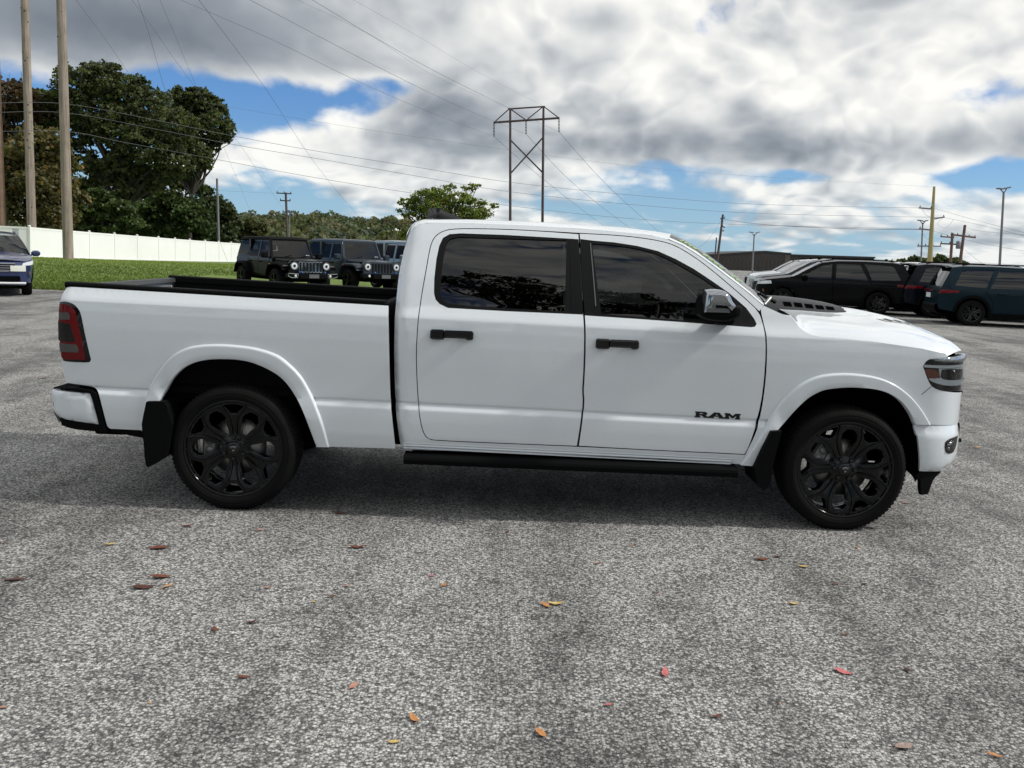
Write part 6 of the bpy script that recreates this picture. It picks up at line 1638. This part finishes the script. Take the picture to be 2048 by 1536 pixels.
    for s_ in (-1, 1):
        q = [(.50, .66), (.84, .68), (.86, .60), (.74, .545), (.54, .55)]
        if chrome:
            part('fog_surround', MB().tube([(4.672, s_*y, z) for y, z in q+q[:1]], .016, 6), CHROME, bp_)
        part('fog_lamp', MB().lathe([(0, .02), (.035, .018), (.045, 0)], 14, (4.665, s_*.60, .61), 'X'), CLEARL, bp_)
        part('tow_hook', MB().tube([(4.6, s_*.40, .70), (4.68, s_*.40, .745), (4.74, s_*.40, .70)], .018, 6), principled('blue_tow_hook', (.03, .16, .5), .4), bp_)
    part('plate_bracket', MB().box(4.742, 4.75, -.17, .17, .54, .66), PLASTGREY, bp_)
    part('underbody', MB().box(.3, 4.4, -.6, .6, .40, .62), DARKMAT)
    mb = MB()
    for x in (1.3, 2.25):
        for y in (-.62, .14): mb.box(x, x+.14, y, y+.46, .8, 1.36, .04); mb.box(x+.02, x+.11, y+.1, y+.36, 1.38, 1.56, .03)
    part('seats', mb, SEAT)
    mb = MB().lathe([(.2, .0), (.36, .0), (.39, .05), (.39, .2), (.36, .25), (.2, .25), (.0, .22)], 28, (-.2, 0, 1.0), 'X'); part('spare_tyre', mb, RUBBER)
    return root


JH = R(-53); jd = Vector((.755, .656, 0))
jc = on_lot(566, 31.0)
def jloc(s): p = jc+jd*s; c, n_ = math.cos(JH), math.sin(JH); return Vector((p.x-c*2.3, p.y-n_*2.3, lot_z(p.y)))
make_wrangler('black off-roader with bright chrome grille, leftmost behind the truck bed', BLACKP, jloc(0), JH, True)
j2 = make_wrangler('slate grey off-roader with black grille, middle one behind the truck bed', GREYP, jloc(2.75), JH, False)
copy_car(j2, jd*2.75, 'pale grey green off-roader half hidden behind the truck cab', {'slate_grey_paint': PALEP})

# ------------------------------------------------------------------ fallen leaves, one object each
LC = {'rust': (.17, .055, .03), 'dark': (.085, .03, .02), 'tan': (.50, .30, .15), 'yellow': (.62, .45, .16), 'pink': (.52, .15, .15), 'orange': (.50, .22, .07), 'peach': (.50, .25, .18), 'grey': (.30, .22, .18)}
WORD = {'rust': 'rust brown', 'dark': 'dark maroon', 'tan': 'light tan', 'yellow': 'pale yellow', 'pink': 'rosy pink', 'orange': 'orange brown', 'peach': 'faded peach', 'grey': 'greyish tan'}
def leaf_material(c):
    mt, k, out = material('leaf_'+c)
    if k is None: return mt
    b = k.n('ShaderNodeBsdfPrincipled'); k.l(b.outputs[0], out.inputs[0]); b.inputs['Roughness'].default_value = .6
    tc = k.n('ShaderNodeTexCoord').outputs['Object']; n = k.noise(tc, 60., 4., .6)
    col = k.v('MULTIPLY', LC[c], k.lin(n.outputs[0], .3, .7, .65, 1.3)); k.l(col, b.inputs['Base Color']); return mt


def ground_at(px, py):
    v = rt*((px-PX0)/FPX)+dn*((py-PY0)/FPX)+fw; t = -CAM[2]/v[2]; p = CAM+v*t; return p


def fallen_leaf(px, py, wpx, ang, c, label, curl=.5, slim=.45):
    p = ground_at(px, py); dist = np.linalg.norm(p-CAM); L = wpx/FPX*dist*1.1
    g = random.Random(int(px*7+py)); n_ = 9; vs = []
    for i in range(n_):
        t = i/(n_-1); w = slim*L*math.sin(math.pi*min(1, t*.96+.02))**.8*(1-.35*t)*.5*(1+.12*math.sin(t*19+px))
        x = (t-.5)*L; z = .006+curl*L*.30*(2*t-1)**2+.08*L*math.sin(t*5+py)*.4
        zz = curl*w*.7
        vs += [(x, -w, max(.004, z+zz)), (x, 0, max(.003, z)), (x, w, max(.004, z+zz*.6))]
    fs = [(i*3+j, i*3+j+1, i*3+j+4, i*3+j+3) for i in range(n_-1) for j in (0, 1)]
    vs2 = [(a, b, c_+.0012) for a, b, c_ in vs]; k_ = len(vs)
    mb = MB().add(vs, [f[::-1] for f in fs], True); mb.add(vs2, fs, True)
    mb.tube([(-.5*L, 0, vs[1][2]+.001), (-.62*L, .02*L, .008), (-.72*L, .05*L, .012)], .0012, 4)
    o = mb.build('fallen_leaf', leaf_material(c), None, None, False); o.location = (p[0], p[1], 0); o.rotation_euler = (0, 0, R(ang)); tag(o, label, 'leaf', 'leaves fallen on the asphalt'); return o


LV = [(30, 1161, 32, 8, 'dark', 'below the left edge shadow, at the far left of the lot'), (13, 1087, 13, 20, 'rust', 'tiny and dark at the left edge, above the long maroon one'), (222, 1090, 17, 30, 'yellow', 'alone left of the rear wheel'), (318, 1098, 32, 8, 'rust', 'long and slim, below and left of the rear tyre'),
      (322, 1156, 34, 12, 'rust', 'directly above the broad tan leaf'), (287, 1176, 34, 14, 'dark', 'slim, just left of the broad tan leaf'), (336, 1175, 24, 70, 'tan', 'broad and flat beside two slim dark ones'), (376, 1054, 20, 5, 'rust', 'thin, lying left of the rear tyre contact'), (326, 1014, 12, 25, 'rust', 'small, at the lower edge of the shadow by the rear tyre'),
      (680, 1027, 22, 5, 'rust', 'curled, right of the rear tyre'), (716, 1096, 32, 6, 'rust', 'long and orange tinged, alone below the bed front'), (521, 1062, 13, 10, 'peach', 'small, below the rear tyre'), (504, 1246, 16, 50, 'dark', 'small, right of the upright curled one'), (430, 1261, 24, -60, 'rust', 'upright and curled, in the left middle of the foreground'),
      (535, 1177, 12, 10, 'peach', 'small, in the middle left foreground'), (665, 1194, 13, 15, 'rust', 'small and dull, left of a row of tiny leaves'), (694, 1174, 11, 0, 'peach', 'tiny, between two dull small leaves'), (628, 1206, 9, 0, 'yellow', 'tiny speck left of the dull small leaf'), (888, 1172, 15, 60, 'orange', 'round, with a red speck to its upper left'),
      (864, 1154, 11, 5, 'pink', 'tiny red one above the round orange leaf'), (926, 1074, 9, 20, 'dark', 'tiny, below the front of the running board'), (1015, 1065, 10, 70, 'rust', 'tiny, in the lit strip below the rear door'), (488, 1357, 20, 10, 'rust', 'flat, low in the left foreground'), (708, 1374, 24, 65, 'peach', 'broad brown oval, in the foreground left of centre'),
      (829, 1441, 30, -60, 'orange', 'curled crescent, near the bottom left of centre'), (788, 1487, 21, 0, 'yellow', 'round and notched, near the bottom edge'), (300, 1409, 9, -30, 'tan', 'tiny fleck in the left foreground'), (5, 1418, 13, 0, 'peach', 'cut by the left edge low in the picture'), (1092, 1213, 24, -55, 'orange', 'left one of a touching pair in the centre'),
      (1112, 1209, 28, 4, 'yellow', 'right slim one of a touching pair in the centre'), (1330, 1347, 34, 80, 'pink', 'large and pointed, standing out in the right foreground'), (1687, 1346, 28, -35, 'pink', 'curved sliver, right of the large pointed pink one'), (1082, 1470, 30, -60, 'orange', 'curled, near the bottom right of centre'),
      (1433, 1435, 20, 20, 'rust', 'deep red and cupped, below the large pointed pink one'), (1808, 1496, 36, 25, 'grey', 'big and flat, near the bottom right'), (1989, 1514, 22, -25, 'orange', 'oval, in the bottom right corner'), (1524, 1120, 24, 12, 'rust', 'slim, below and left of the front tyre'), (1554, 1115, 13, 10, 'dark', 'short, right beside the slim rust one'),
      (1608, 1135, 17, -15, 'yellow', 'slim, below the front tyre'), (1715, 1097, 9, 60, 'orange', 'tiny, under the front wheel centre'), (1670, 1170, 14, 10, 'rust', 'small and dark, right of the slim yellow one'), (1730, 1169, 12, 20, 'dark', 'tiny dull one, right of the small rust one'), (1588, 1209, 17, -10, 'yellow', 'slim pale one in the right middle ground'),
      (1195, 1128, 11, 10, 'peach', 'small, in the lit strip below the front door'), (1313, 1188, 11, 5, 'rust', 'tiny, in the centre right'), (1043, 1201, 9, 10, 'dark', 'tiny, left of the touching pair'), (1690, 1271, 14, -10, 'rust', 'dull flat one above the pink sliver'), (1815, 1342, 16, -70, 'dark', 'thin curled one, right of the pink sliver'), (1217, 1412, 13, 10, 'pink', 'tiny, between the two curled orange ones'),
      (1560, 1409, 9, 60, 'peach', 'tiny fleck above the deep red cupped one'), (1812, 1007, 13, -40, 'peach', 'small rosy one right of the front tyre'), (1863, 980, 10, 5, 'rust', 'small, under the air dam at the front bumper'), (88, 757, 12, 10, 'rust', 'small dark red one left of the tail light'), (85, 842, 11, 5, 'dark', 'small one left of the rear bumper'),
      (1263, 1093, 9, 30, 'orange', 'tiny one under the front door edge'), (1955, 896, 14, 5, 'tan', 'pale one far right beyond the bumper')]
for px, py, w, a, c, where in LV:
    fallen_leaf(px, py, w, a, c, f'{WORD[c]} leaf, {where}', .08+.3*((px*13 % 10)/10), .42+.25*((px*7 % 10)/10))
